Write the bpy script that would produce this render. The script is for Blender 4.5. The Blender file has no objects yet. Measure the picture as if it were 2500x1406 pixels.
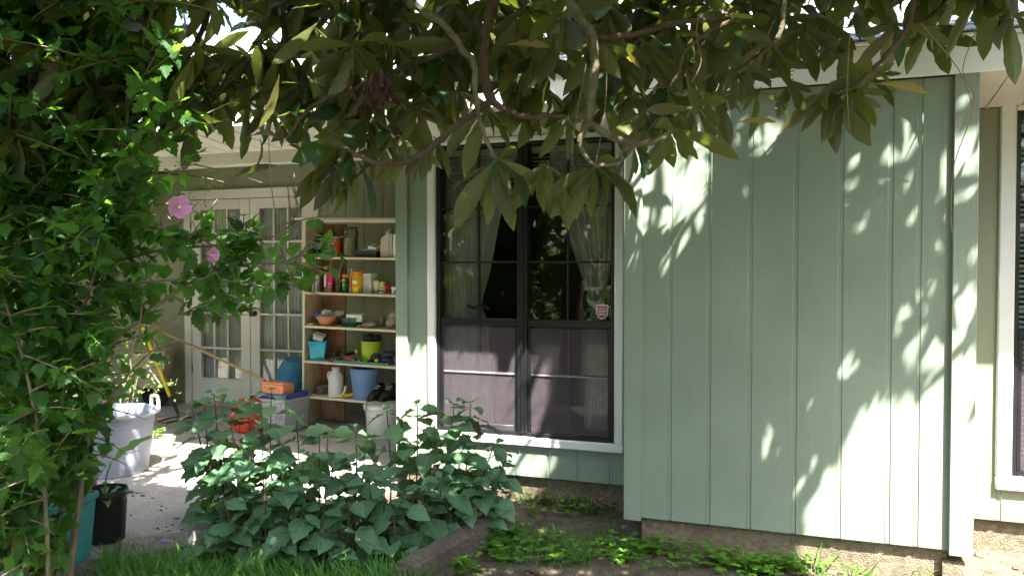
import bpy, bmesh, math, random
import numpy as np
from mathutils import Vector, Matrix, Euler
R = math.radians
rnd = random.Random(11)
scene = bpy.context.scene
COL = scene.collection

# ------------------------------------------------------------------ camera, sky, sun, exposure
EYE = 1.5
YAW, PITCH = R(20.4), R(1.4)
cam_d = bpy.data.cameras.new('camera'); cam_d.lens = 28.8; cam_d.sensor_width = 36
cam_d.clip_start = 0.05; cam_d.clip_end = 500
cam = bpy.data.objects.new('camera', cam_d); COL.objects.link(cam)
cam.location = (0, 0, EYE); cam.rotation_euler = (R(90) - PITCH, 0, YAW)
scene.camera = cam
SUN = Vector((-.9, 1, -2.18))                     # the way the light travels
world = bpy.data.worlds.new('World'); scene.world = world; world.use_nodes = True
wn = world.node_tree.nodes; wl = world.node_tree.links
sky = wn.new('ShaderNodeTexSky'); sky.sky_type = 'NISHITA'; sky.sun_disc = False
sky.sun_elevation = math.asin(2.18 / SUN.length); sky.sun_rotation = math.atan2(.9, -1)
sky.air_density = 1.0; sky.dust_density = 3.0; sky.ozone_density = 1.0
wn['Background'].inputs['Strength'].default_value = 0.12
wl.new(sky.outputs['Color'], wn['Background'].inputs['Color'])
sd = bpy.data.lights.new('sun', 'SUN'); sd.energy = 5.0; sd.angle = R(.5); sd.color = (1, .95, .87)
so = bpy.data.objects.new('sun', sd); COL.objects.link(so); so.location = (8, -9, 20)
so.rotation_euler = SUN.to_track_quat('-Z', 'Y').to_euler()
scene.view_settings.view_transform = 'Standard'; scene.view_settings.look = 'None'
scene.view_settings.gamma = 1; scene.view_settings.use_curve_mapping = False
scene.view_settings.exposure = 2.9
try:
    scene.cycles.max_bounces = 6; scene.cycles.transparent_max_bounces = 16
    scene.cycles.diffuse_bounces = 3; scene.cycles.transmission_bounces = 6
    scene.cycles.caustics_reflective = False; scene.cycles.caustics_refractive = False
    scene.cycles.sample_clamp_indirect = 6
except Exception: pass

# ------------------------------------------------------------------ measuring the photograph (2500 x 1406)
_r = Vector((math.cos(YAW), math.sin(YAW), 0))
_f = Vector((-math.sin(YAW) * math.cos(PITCH), math.cos(YAW) * math.cos(PITCH), -math.sin(PITCH)))
_u = _r.cross(_f)
def ray(px, py): return _f + _r * ((px - 1250) / 2000) + _u * ((703 - py) / 2000)
O = Vector((0, 0, EYE))
def at(px, py, d): return O + ray(px, py) * d                       # at a distance from the eye
def onY(px, py, Y): v = ray(px, py); return O + v * (Y / v.y)       # on a wall
def onZ(px, py, Z=0.0): v = ray(px, py); return O + v * ((Z - EYE) / v.z)   # on the ground
def pix(p):
    q = Vector(p) - O; d = q.dot(_f)
    return 1250 + 2000 * q.dot(_r) / d, 703 - 2000 * q.dot(_u) / d, d

# ------------------------------------------------------------------ objects
def tag(o, label=None, cat=None, group=None, kind=None):
    if label: o['label'] = label
    if cat: o['category'] = cat
    if group: o['group'] = group
    if kind: o['kind'] = kind
    return o
def thing(name, label, cat, loc=(0, 0, 0), rot=(0, 0, 0), group=None):
    o = bpy.data.objects.new(name, None); COL.objects.link(o); o.empty_display_size = .05
    o.location = loc; o.rotation_euler = rot
    return tag(o, label, cat, group)
def link_mesh(name, me, mat=None, parent=None):
    o = bpy.data.objects.new(name, me); COL.objects.link(o)
    if mat is not None and len(me.materials) == 0: me.materials.append(mat)
    if parent is not None: o.parent = parent
    return o
class MB:
    def __init__(s): s.v = []; s.f = []
    def add(s, vs, fs, M=None):
        b = len(s.v)
        s.v += [tuple(M @ Vector(p)) if M else tuple(p) for p in vs]
        s.f += [tuple(i + b for i in f) for f in fs]; return s
    def box(s, x0, x1, y0, y1, z0, z1, M=None):
        vs = [(x0,y0,z0),(x1,y0,z0),(x1,y1,z0),(x0,y1,z0),(x0,y0,z1),(x1,y0,z1),(x1,y1,z1),(x0,y1,z1)]
        return s.add(vs, [(3,2,1,0),(4,5,6,7),(0,1,5,4),(1,2,6,5),(2,3,7,6),(3,0,4,7)], M)
    def taper(s, w0, d0, w1, d1, h, M=None, z0=0):
        a, b, c, d = w0/2, d0/2, w1/2, d1/2
        vs = [(-a,-b,z0),(a,-b,z0),(a,b,z0),(-a,b,z0),(-c,-d,z0+h),(c,-d,z0+h),(c,d,z0+h),(-c,d,z0+h)]
        return s.add(vs, [(3,2,1,0),(4,5,6,7),(0,1,5,4),(1,2,6,5),(2,3,7,6),(3,0,4,7)], M)
    def lathe(s, prof, n=24, M=None, sx=1, sy=1, rib=0):
        vs = []; fs = []; k = len(prof)
        for i in range(n):
            a = 2*math.pi*i/n; m = 1 + (rib if i % 2 else 0)
            for r, z in prof: vs.append((r*m*math.cos(a)*sx, r*m*math.sin(a)*sy, z))
        for i in range(n):
            j = (i+1) % n
            for q in range(k-1): fs.append((i*k+q, j*k+q, j*k+q+1, i*k+q+1))
        if prof[0][0] > 1e-6: fs.append(tuple(i*k for i in range(n))[::-1])
        if prof[-1][0] > 1e-6: fs.append(tuple(i*k+k-1 for i in range(n)))
        return s.add(vs, fs, M)
    def tube(s, pts, rad, n=8, M=None, close=True):
        pts = [Vector(p) for p in pts]; k = len(pts)
        if not hasattr(rad, '__len__'): rad = [rad]*k
        vs = []; fs = []; prev = None
        for i, p in enumerate(pts):
            t = (pts[min(i+1, k-1)] - pts[max(i-1, 0)])
            t = t.normalized() if t.length > 1e-9 else Vector((0, 0, 1))
            a = prev - t*prev.dot(t) if prev is not None else t.orthogonal()
            a = a.normalized() if a.length > 1e-6 else t.orthogonal().normalized()
            prev = a; b = t.cross(a)
            for q in range(n):
                g = 2*math.pi*q/n; vs.append(p + (a*math.cos(g) + b*math.sin(g))*rad[i])
        for i in range(k-1):
            for q in range(n): fs.append((i*n+q, i*n+(q+1) % n, (i+1)*n+(q+1) % n, (i+1)*n+q))
        if close: fs.append(tuple(range(n))[::-1]); fs.append(tuple((k-1)*n+q for q in range(n)))
        return s.add(vs, fs, M)
    def prism(s, outline, z0, z1, M=None):
        n = len(outline)
        vs = [(x, y, z0) for x, y in outline] + [(x, y, z1) for x, y in outline]
        fs = [tuple(range(n))[::-1], tuple(range(n, 2*n))] + [(i, (i+1) % n, n+(i+1) % n, n+i) for i in range(n)]
        return s.add(vs, fs, M)
    def mesh(s, name, smooth=True):
        me = bpy.data.meshes.new(name); me.from_pydata(s.v, [], s.f); me.update()
        if smooth:
            me.polygons.foreach_set('use_smooth', [True]*len(me.polygons)); me.set_sharp_from_angle(angle=R(38))
        return me
    def build(s, name, mat, parent=None, smooth=True, bevel=0, sub=0):
        o = link_mesh(name, s.mesh(name, smooth), mat, parent)
        if bevel:
            m = o.modifiers.new('bevel', 'BEVEL'); m.width = bevel; m.segments = 1; m.limit_method = 'ANGLE'
        if sub:
            m = o.modifiers.new('sub', 'SUBSURF'); m.levels = sub; m.render_levels = sub
        return o
def box(name, mat, parent, x0, x1, y0, y1, z0, z1, bevel=0, M=None):
    return MB().box(x0, x1, y0, y1, z0, z1, M).build(name, mat, parent, bevel=bevel)
def T(x, y, z, rx=0, ry=0, rz=0): return Matrix.Translation((x, y, z)) @ Euler((rx, ry, rz)).to_matrix().to_4x4()
def spline(pts, n=6):
    """Catmull-Rom through the points (tuples of any length)"""
    P = [np.array(p, float) for p in pts]; out = []
    for i in range(len(P)-1):
        a, b, c, d = P[max(i-1, 0)], P[i], P[i+1], P[min(i+2, len(P)-1)]
        for k in range(n):
            t = k/n
            out.append(.5*((2*b)+(-a+c)*t+(2*a-5*b+4*c-d)*t*t+(-a+3*b-3*c+d)*t**3))
    out.append(P[-1]); return out

# ------------------------------------------------------------------ materials
def nodes_of(name):
    m = bpy.data.materials.new(name); m.use_nodes = True
    nt = m.node_tree; return m, nt.nodes, nt.links, nt.nodes['Principled BSDF'], nt.nodes['Material Output']
def pm(name, col, rough=.6, var=.14, scale=6., bump=.0, bscale=60., metal=0., spec=.4, grain=None, dirt=None, dscale=3., obj_rand=0., trans=0.):
    """painted / plastic / stone surface: base colour, blotchy variation, optional dirt, fine relief"""
    m, N, L, b, out = nodes_of(name)
    tc = N.new('ShaderNodeTexCoord'); mp = N.new('ShaderNodeMapping'); L.new(tc.outputs['Object'], mp.inputs['Vector'])
    if grain: mp.inputs['Scale'].default_value = grain
    n1 = N.new('ShaderNodeTexNoise'); n1.inputs['Scale'].default_value = scale; n1.inputs['Detail'].default_value = 6
    L.new(mp.outputs['Vector'], n1.inputs['Vector'])
    r1 = N.new('ShaderNodeMapRange'); r1.inputs[1].default_value = .3; r1.inputs[2].default_value = .7
    r1.inputs[3].default_value = 1-var; r1.inputs[4].default_value = 1+var
    L.new(n1.outputs['Fac'], r1.inputs[0])
    mx = N.new('ShaderNodeMix'); mx.data_type = 'RGBA'; mx.blend_type = 'MULTIPLY'; mx.inputs[0].default_value = 1
    mx.inputs[6].default_value = (*col, 1)
    val = r1.outputs[0]
    if obj_rand:
        oi = N.new('ShaderNodeObjectInfo'); r2 = N.new('ShaderNodeMapRange')
        r2.inputs[3].default_value = 1-obj_rand; r2.inputs[4].default_value = 1+obj_rand
        L.new(oi.outputs['Random'], r2.inputs[0]); mu = N.new('ShaderNodeMath'); mu.operation = 'MULTIPLY'
        L.new(val, mu.inputs[0]); L.new(r2.outputs[0], mu.inputs[1]); val = mu.outputs[0]
    L.new(val, mx.inputs[7]); cur = mx.outputs[2]
    if dirt:
        n2 = N.new('ShaderNodeTexNoise'); n2.inputs['Scale'].default_value = dscale; n2.inputs['Detail'].default_value = 8
        n2.inputs['Roughness'].default_value = .65
        L.new(tc.outputs['Object'], n2.inputs['Vector'])
        r3 = N.new('ShaderNodeMapRange'); r3.inputs[1].default_value = .48; r3.inputs[2].default_value = .72; r3.inputs[4].default_value = .75
        L.new(n2.outputs['Fac'], r3.inputs[0])
        m2 = N.new('ShaderNodeMix'); m2.data_type = 'RGBA'; L.new(r3.outputs[0], m2.inputs[0]); L.new(cur, m2.inputs[6])
        m2.inputs[7].default_value = (*dirt, 1); cur = m2.outputs[2]
    L.new(cur, b.inputs['Base Color'])
    b.inputs['Roughness'].default_value = rough; b.inputs['Metallic'].default_value = metal
    b.inputs['Specular IOR Level'].default_value = spec
    if bump:
        n3 = N.new('ShaderNodeTexNoise'); n3.inputs['Scale'].default_value = bscale; n3.inputs['Detail'].default_value = 5
        L.new(mp.outputs['Vector'], n3.inputs['Vector'])
        bp = N.new('ShaderNodeBump'); bp.inputs['Strength'].default_value = min(1, bump); bp.inputs['Distance'].default_value = .01
        L.new(n3.outputs['Fac'], bp.inputs['Height']); L.new(bp.outputs['Normal'], b.inputs['Normal'])
    if trans:
        t = N.new('ShaderNodeBsdfTranslucent'); L.new(cur, t.inputs['Color']); ms = N.new('ShaderNodeMixShader'); ms.inputs[0].default_value = trans
        L.new(b.outputs[0], ms.inputs[1]); L.new(t.outputs[0], ms.inputs[2]); L.new(ms.outputs[0], out.inputs['Surface'])
    return m
def siding_mat(name, col):
    """painted hardboard siding with an embossed cedar grain running up the boards"""
    m, N, L, b, out = nodes_of(name)
    tc = N.new('ShaderNodeTexCoord'); mp = N.new('ShaderNodeMapping'); mp.inputs['Scale'].default_value = (1, 1, .07)
    oi = N.new('ShaderNodeObjectInfo'); L.new(tc.outputs['Object'], mp.inputs['Vector'])
    off = N.new('ShaderNodeVectorMath'); off.operation = 'SCALE'; cb = N.new('ShaderNodeCombineXYZ')
    L.new(oi.outputs['Random'], cb.inputs[2]); L.new(oi.outputs['Random'], cb.inputs[0]); L.new(cb.outputs[0], off.inputs[0]); off.inputs['Scale'].default_value = 9
    ad = N.new('ShaderNodeVectorMath'); L.new(mp.outputs[0], ad.inputs[0]); L.new(off.outputs[0], ad.inputs[1])
    wv = N.new('ShaderNodeTexWave'); wv.bands_direction = 'X'; wv.inputs['Scale'].default_value = 16; wv.inputs['Distortion'].default_value = 9
    wv.inputs['Detail'].default_value = 3; wv.inputs['Detail Scale'].default_value = 1.2; L.new(ad.outputs[0], wv.inputs['Vector'])
    n2 = N.new('ShaderNodeTexNoise'); n2.inputs['Scale'].default_value = 90; n2.inputs['Detail'].default_value = 3; L.new(ad.outputs[0], n2.inputs['Vector'])
    sm = N.new('ShaderNodeMath'); sm.operation = 'MULTIPLY_ADD'; L.new(n2.outputs['Fac'], sm.inputs[0]); sm.inputs[1].default_value = .9; L.new(wv.outputs['Fac'], sm.inputs[2])
    bp = N.new('ShaderNodeBump'); bp.inputs['Strength'].default_value = .085; bp.inputs['Distance'].default_value = .004
    L.new(sm.outputs[0], bp.inputs['Height']); L.new(bp.outputs['Normal'], b.inputs['Normal'])
    n1 = N.new('ShaderNodeTexNoise'); n1.inputs['Scale'].default_value = 2.2; n1.inputs['Detail'].default_value = 6; L.new(tc.outputs['Object'], n1.inputs['Vector'])
    r1 = N.new('ShaderNodeMapRange'); r1.inputs[1].default_value = .3; r1.inputs[2].default_value = .7; r1.inputs[3].default_value = .89; r1.inputs[4].default_value = 1.08
    L.new(n1.outputs['Fac'], r1.inputs[0])
    mx = N.new('ShaderNodeMix'); mx.data_type = 'RGBA'; mx.blend_type = 'MULTIPLY'; mx.inputs[0].default_value = 1; mx.inputs[6].default_value = (*col, 1)
    L.new(r1.outputs[0], mx.inputs[7]); L.new(mx.outputs[2], b.inputs['Base Color'])
    b.inputs['Roughness'].default_value = .55; b.inputs['Specular IOR Level'].default_value = .35
    return m
def leaf_mat(name, top, under, rough=.35, veins=9., transl=.35, tcol=None, var=.35, spec=.5, vein_amt=.25, slant=1.1):
    m, N, L, b, out = nodes_of(name)
    geo = N.new('ShaderNodeNewGeometry'); oi = N.new('ShaderNodeObjectInfo'); uv = N.new('ShaderNodeUVMap'); uv.uv_map = 'UVMap'
    sp = N.new('ShaderNodeSeparateXYZ'); L.new(uv.outputs[0], sp.inputs[0])
    def math_(op, a, b_=None):
        n = N.new('ShaderNodeMath'); n.operation = op
        for i, v in enumerate((a, b_)):
            if v is None: continue
            if isinstance(v, (int, float)): n.inputs[i].default_value = v
            else: L.new(v, n.inputs[i])
        return n.outputs[0]
    u = math_('ABSOLUTE', math_('SUBTRACT', sp.outputs[0], .5))         # 0 at the midrib
    ph = math_('SUBTRACT', math_('MULTIPLY', sp.outputs[1], veins), math_('MULTIPLY', u, veins*slant))
    fr = math_('ABSOLUTE', math_('SUBTRACT', math_('FRACT', ph), .5))   # 0 on a vein
    vein = math_('LESS_THAN', fr, .07); mid = math_('LESS_THAN', u, .018)
    vm = math_('MAXIMUM', math_('MULTIPLY', vein, .45), mid)
    rn = math_('FRACT', math_('ADD', math_('MULTIPLY', oi.outputs['Random'], 7.3), geo.outputs['Random Per Island']))
    sd_ = N.new('ShaderNodeMix'); sd_.data_type = 'RGBA'; L.new(geo.outputs['Backfacing'], sd_.inputs[0])
    sd_.inputs[6].default_value = (*top, 1); sd_.inputs[7].default_value = (*under, 1)
    mr = N.new('ShaderNodeMapRange'); mr.inputs[3].default_value = 1-var; mr.inputs[4].default_value = 1+var; L.new(rn, mr.inputs[0])
    mu = N.new('ShaderNodeMix'); mu.data_type = 'RGBA'; mu.blend_type = 'MULTIPLY'; mu.inputs[0].default_value = 1
    L.new(sd_.outputs[2], mu.inputs[6]); L.new(mr.outputs[0], mu.inputs[7])
    vc = N.new('ShaderNodeMix'); vc.data_type = 'RGBA'; L.new(math_('MULTIPLY', vm, vein_amt), vc.inputs[0]); L.new(mu.outputs[2], vc.inputs[6])
    vc.inputs[7].default_value = (min(1, top[0]*2+.1), min(1, top[1]*2+.1), min(1, top[2]*2+.05), 1)
    L.new(vc.outputs[2], b.inputs['Base Color'])
    b.inputs['Roughness'].default_value = rough; b.inputs['Specular IOR Level'].default_value = spec
    bp = N.new('ShaderNodeBump'); bp.inputs['Strength'].default_value = .5; bp.inputs['Distance'].default_value = .003
    L.new(math_('MINIMUM', math_('MULTIPLY', fr, 3), .8), bp.inputs['Height']); L.new(bp.outputs['Normal'], b.inputs['Normal'])
    t = N.new('ShaderNodeBsdfTranslucent'); tc = tcol or (top[0]*2.2+.03, top[1]*2.2+.04, top[2]*.6)
    mt = N.new('ShaderNodeMix'); mt.data_type = 'RGBA'; mt.blend_type = 'MULTIPLY'; mt.inputs[0].default_value = 1
    mt.inputs[6].default_value = (*tc, 1); L.new(mr.outputs[0], mt.inputs[7]); L.new(mt.outputs[2], t.inputs['Color'])
    ms = N.new('ShaderNodeMixShader'); ms.inputs[0].default_value = transl
    L.new(b.outputs[0], ms.inputs[1]); L.new(t.outputs[0], ms.inputs[2]); L.new(ms.outputs[0], out.inputs['Surface'])
    return m
def glass_mat(name, tint=(1, 1, 1), gloss=1.0, rough=.02, wobble=.0):
    m, N, L, b, out = nodes_of(name); N.remove(b)
    t = N.new('ShaderNodeBsdfTransparent'); t.inputs[0].default_value = (*tint, 1)
    g = N.new('ShaderNodeBsdfGlossy'); g.inputs['Roughness'].default_value = rough
    f = N.new('ShaderNodeFresnel'); f.inputs['IOR'].default_value = 1.5
    mu = N.new('ShaderNodeMath'); mu.operation = 'MULTIPLY'; mu.inputs[1].default_value = gloss; L.new(f.outputs[0], mu.inputs[0])
    ms = N.new('ShaderNodeMixShader'); L.new(mu.outputs[0], ms.inputs[0]); L.new(t.outputs[0], ms.inputs[1]); L.new(g.outputs[0], ms.inputs[2])
    if wobble:
        tc = N.new('ShaderNodeTexCoord'); n = N.new('ShaderNodeTexNoise'); n.inputs['Scale'].default_value = 3
        L.new(tc.outputs['Object'], n.inputs['Vector']); bp = N.new('ShaderNodeBump'); bp.inputs['Strength'].default_value = wobble; bp.inputs['Distance'].default_value = .02
        L.new(n.outputs['Fac'], bp.inputs['Height']); L.new(bp.outputs['Normal'], g.inputs['Normal'])
    L.new(ms.outputs[0], out.inputs['Surface']); return m
def sheer_mat(name, col, see=.4, spread=.25):
    """thin cloth or mesh: part of the light goes straight through the weave"""
    m, N, L, b, out = nodes_of(name)
    tc = N.new('ShaderNodeTexCoord'); n = N.new('ShaderNodeTexNoise'); n.inputs['Scale'].default_value = 22; n.inputs['Detail'].default_value = 4
    L.new(tc.outputs['Object'], n.inputs['Vector'])
    r = N.new('ShaderNodeMapRange'); r.inputs[1].default_value = .35; r.inputs[2].default_value = .65; r.inputs[3].default_value = see*(1-spread); r.inputs[4].default_value = min(1, see*(1+spread))
    L.new(n.outputs['Fac'], r.inputs[0])
    b.inputs['Base Color'].default_value = (*col, 1); b.inputs['Roughness'].default_value = .9; b.inputs['Specular IOR Level'].default_value = .1
    tl = N.new('ShaderNodeBsdfTranslucent'); tl.inputs[0].default_value = (*col, 1)
    m1 = N.new('ShaderNodeMixShader'); m1.inputs[0].default_value = .12; L.new(b.outputs[0], m1.inputs[1]); L.new(tl.outputs[0], m1.inputs[2])
    t = N.new('ShaderNodeBsdfTransparent'); ms = N.new('ShaderNodeMixShader')
    L.new(r.outputs[0], ms.inputs[0]); L.new(m1.outputs[0], ms.inputs[1]); L.new(t.outputs[0], ms.inputs[2]); L.new(ms.outputs[0], out.inputs['Surface'])
    return m

SAGE = (.228, .288, .225)
M = dict(
    siding=siding_mat('sage_siding', SAGE), bounce_tinted=siding_mat('bounce_tinted_siding', (.255, .27, .185)), trim=siding_mat('sage_trim', (.24, .30, .236)),  # second siding: same sage paint, warm bounced light put into its colour
    white=pm('white_vinyl', (.78, .79, .78), .4, .04, 3, spec=.5, dirt=(.62, .62, .58), dscale=1.5),
    cream=pm('cream_paint', (.70, .68, .60), .5, .05, 3, dirt=(.56, .53, .44), dscale=2),
    door=pm('door_paint', (.74, .72, .66), .4, .05, 3, dirt=(.6, .56, .48), dscale=1.8),
    soffit=pm('soffit_vinyl', (.72, .70, .62), .5, .04, 2), black=pm('black_metal', (.012, .012, .014), .35, .2, 10),
    conc=pm('stucco_foundation', (.19, .155, .105), .95, .35, 38, bump=1, bscale=130, dirt=(.10, .08, .055), dscale=4),
    patio=pm('patio_concrete', (.36, .34, .31), .9, .3, 60, bump=.5, bscale=220, dirt=(.24, .22, .2), dscale=2.2),
    soil=pm('soil', (.095, .072, .055), .95, .4, 14, bump=1, bscale=50, dirt=(.16, .125, .1), dscale=3),
    shingle=pm('shingle', (.34, .34, .36), .9, .3, 30, bump=.6, bscale=150),
    pine=pm('pine_board', (.72, .63, .46), .6, .12, 4, bump=.15, bscale=30, grain=(.25, 3, 3), dirt=(.6, .5, .35), dscale=5),
    ply=pm('raw_board', (.50, .40, .26), .7, .15, 4, grain=(4, 4, .4), dirt=(.36, .28, .18), dscale=4),
    plank=pm('red_plank', (.24, .105, .05), .75, .3, 5, bump=.3, grain=(8, 8, .7), dirt=(.48, .36, .26), dscale=3.2),
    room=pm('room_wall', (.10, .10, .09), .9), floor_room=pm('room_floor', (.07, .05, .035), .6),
    timber=pm('old_timber', (.155, .125, .10), .95, .45, 5, bump=1, bscale=26, grain=(1, 14, 14), dirt=(.07, .06, .055), dscale=4),
    bark=pm('loquat_bark', (.075, .05, .033), .9, .4, 14, bump=.9, bscale=60, dirt=(.11, .09, .06), dscale=9),
    lichen=pm('lichen_bark', (.115, .10, .062), .9, .4, 22, bump=.9, bscale=70, dirt=(.06, .045, .03), dscale=12),
    twig=pm('grey_twig', (.20, .165, .115), .85, .35, 20, bump=.4, dirt=(.10, .075, .05), dscale=10),
    stem=pm('shrub_stem', (.075, .05, .035), .8, .3, 20), greenstem=pm('green_stem', (.09, .15, .05), .6),
    loquat=leaf_mat('loquat_leaf', (.014, .05, .018), (.098, .100, .027), .3, 13, .33, (.15, .21, .02), .4, .5, .3, .9),
    yellowleaf=leaf_mat('yellowing_leaf', (.22, .2, .045), (.33, .27, .09), .45, 13, .35, (.4, .35, .05), .25),
    deadleaf=leaf_mat('dead_leaf', (.06, .032, .024), (.075, .04, .03), .7, 10, .08, (.1, .04, .02), .4, .2),
    hib=leaf_mat('rose_mallow_leaf', (.03, .09, .024), (.06, .135, .042), .5, 6, .5, (.22, .48, .035), .45, .35),
    broad=leaf_mat('broad_leaf', (.075, .17, .082), (.09, .065, .033), .45, 8, .3, (.15, .3, .05), .28, .5, .5),
    vine=leaf_mat('vine_leaf', (.10, .19, .045), (.16, .25, .08), .45, 5, .4, (.3, .45, .06), .3),
    ginger=leaf_mat('ginger_leaf', (.11, .22, .06), (.16, .27, .1), .45, 16, .4, (.25, .42, .07), .2, .4, .2),
    wood_far=leaf_mat('woods_leaf', (.035, .075, .02), (.07, .11, .03), .6, 5, .35, (.16, .24, .03), .5, .2),
    grass=leaf_mat('grass_blade', (.085, .22, .035), (.095, .23, .045), .5, 1, .4, (.2, .4, .06), .35, .25, .05),
    clover=leaf_mat('clover_leaf', (.12, .27, .035), (.15, .28, .07), .5, 4, .4, (.25, .45, .06), .3, .25, .1),
    petal=pm('pink_petal', (.72, .34, .62), .6, .1, 20, trans=.4), stamen=pm('stamen', (.85, .78, .45), .7),
    purple=pm('purple_petal', (.42, .30, .62), .6, trans=.2),
    pane=glass_mat('window_pane', (.93, .95, .94), 1.0, .015, .06),
    screen=sheer_mat('insect_screen', (.25, .21, .235), .85, .02), sheer=sheer_mat('sheer_curtain', (.86, .87, .82), .06),
    door_pane=glass_mat('door_pane', (.95, .95, .94), .5, .03, .05), lawn=pm('lawn', (.05, .058, .03), .95, .4, 8, bump=.5), cloth=pm('door_curtain', (.55, .55, .56), .95, .1, 30), tie=pm('curtain_tie', (.12, .13, .12), .9),
    alu=pm('dull_aluminium', (.20, .19, .19), .5, .2, 20), brass=pm('aged_brass', (.055, .045, .03), .35, .3, 20, metal=.6),
)
# ------------------------------------------------------------------ the setting: ground, patio
YB, YW, YP = 4.30, 4.90, 6.90            # bump-out face, main wall face, porch back wall face
ZS, ZSOF, ZF = .17, 2.335, 2.395         # siding foot, soffit, fascia foot
PAT = .07
def grid_sheet(name, x0, x1, y0, y1, nx, ny, zf, mat):
    vs = [(x0+(x1-x0)*i/nx, y0+(y1-y0)*j/ny) for j in range(ny+1) for i in range(nx+1)]
    me = bpy.data.meshes.new(name)
    me.from_pydata([(x, y, zf(x, y)) for x, y in vs], [], [(j*(nx+1)+i, j*(nx+1)+i+1, (j+1)*(nx+1)+i+1, (j+1)*(nx+1)+i) for j in range(ny) for i in range(nx)])
    me.polygons.foreach_set('use_smooth', [True]*len(me.polygons))
    return link_mesh(name, me, mat)
from mathutils import noise as mn
def ground_z(x, y): return .022*mn.noise(Vector((x*2.1, y*2.1, 0))) + .012*mn.noise(Vector((x*7, y*7, 3))) - (0.02 if x < -2.2 else 0)
g = grid_sheet('ground', -60, 60, -60, 60, 4, 4, lambda x, y: -.09, M['lawn']); tag(g, kind='structure')
g = grid_sheet('garden_soil', -4.6, 3.2, 1.2, 5.0, 150, 80, ground_z, M['soil']); tag(g, kind='structure')
p = MB().prism([(-14, 3.2), (-3.55, 3.2), (-2.95, 3.75), (-2.67, 4.2), (-2.67, YP), (-14, YP)], -.1, PAT).build('patio', M['patio']); tag(p, kind='structure')

# ------------------------------------------------------------------ the house
H = thing('house', 'sage green house with white trimmed windows and a shaded porch', 'house')
XBL, XBR = onY(1525, 900, YB).x, onY(2380, 900, YB).x
XC = onY(970, 900, YW).x
def boards(wall, xs, y, z0, z1, gap=.0085, th=.014, mat='siding', hole=None):
    for a, b_ in zip(xs[:-1], xs[1:]):
        spans = [(z0, z1)]
        if hole and b_ > hole[0]+.001 and a < hole[1]-.001:
            spans = [s for s in ((z0, hole[2]), (hole[3], z1)) if s[1]-s[0] > .02]
        for s0, s1 in spans:
            box('siding_board', M[mat], wall, a+gap, b_-gap, y, y+th, s0, s1, bevel=.004)
# bump-out
w = box('wall', M['siding'], H, XBL+.012, XBR-.012, YB+.004, YW+.2, ZS+.004, ZF-.006)
w['label'] = 'projecting sage siding wall between the two windows'
ex = [onY(q, 900, YB).x for q in (1562, 1635, 1730, 1830, 1940, 2050, 2170, 2240, 2330)]
boards(w, ex, YB, ZS, ZF-.004)
cz = ZS-.012
box('corner_board', M['trim'], w, XBL, onY(1566, 900, YB-.02).x, YB-.02, YB+.5, cz, ZF-.003, bevel=.003)
box('corner_board', M['trim'], w, onY(2322, 900, YB-.03).x, XBR, YB-.032, YB+.5, cz, ZF-.003, bevel=.003)
box('foundation', M['conc'], H, XBL+.09, XBR-.1, YB+.03, YW, -.1, ZS-.002)
MB().box(XBR-.125, XBR-.03, YB-.01, YB+.3, -.1, ZS-.045).build('foundation_block', M['conc'], H, bevel=.006)
# window wall
WL, WR = onY(1043, 900, YW-.02).x, onY(1522, 900, YW-.02).x
WZ0, WZ1 = onY(1522, 1108, YW-.02).z, ZSOF-.001
def core_wall(name, y, th, x0, x1, z0, z1, holes, mat=None):
    b = MB(); xs = sorted([x0, x1] + [h[i] for h in holes for i in (0, 1)])
    for a, c in zip(xs[:-1], xs[1:]):
        h = [q for q in holes if q[0] <= a+1e-6 and q[1] >= c-1e-6]
        if c-a < 1e-5: continue
        if h:
            if h[0][2] > z0: b.box(a, c, y, y+th, z0, h[0][2])
            if h[0][3] < z1: b.box(a, c, y, y+th, h[0][3], z1)
        else: b.box(a, c, y, y+th, z0, z1)
    return b.build(name, mat or M['siding'], H, smooth=False)
ins = .045
hole = (WL+ins, WR-ins, WZ0+ins, WZ1-.03)
w = core_wall('wall', YW+.004, .12, XC+.01, XBL+.3, ZS+.004, ZSOF+.2, [hole])
w['label'] = 'sage siding wall around the large black framed window'
xs = [XC+.085] + [WL+.02-.0] + [WL+.02+.2032*i for i in range(1, 20) if WL+.02+.2032*i < XBL-.05] + [XBL+.1]
boards(w, xs, YW, ZS, ZSOF, hole=(WL+.02, WR-.02, WZ0+.02, 9))
box('corner_board', M['trim'], w, XC, XC+.088, YW-.022, YW+.6, ZS-.01, ZSOF-.002, bevel=.003)
box('foundation', M['conc'], H, XC+.05, XBL+.4, YW+.035, YW+.2, -.1, ZS-.002)
# right wall with the second window
RL = onY(2443, 260, YW-.02).x
RZ0, RZ1 = onY(2443, 1196, YW-.02).z, onY(2450, 255, YW-.02).z
RR = RL+1.25
w = core_wall('wall', YW+.004, .12, XBR-.3, 3.4, ZS+.004, ZSOF+.2, [(RL+ins, RR-ins, RZ0+ins, RZ1-ins)])
w['label'] = 'sage siding wall under the eave beyond the bump-out'
boards(w, [XBR-.1, RL+.02] + [RL+.02+.2032*i for i in range(1, 14)], YW, ZS, ZSOF, mat='bounce_tinted', hole=(RL+.02, RR-.02, RZ0+.02, RZ1-.02))
box('foundation', M['conc'], H, XBR-.1, 3.4, YW+.035, YW+.2, -.1, ZS-.002)
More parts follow.
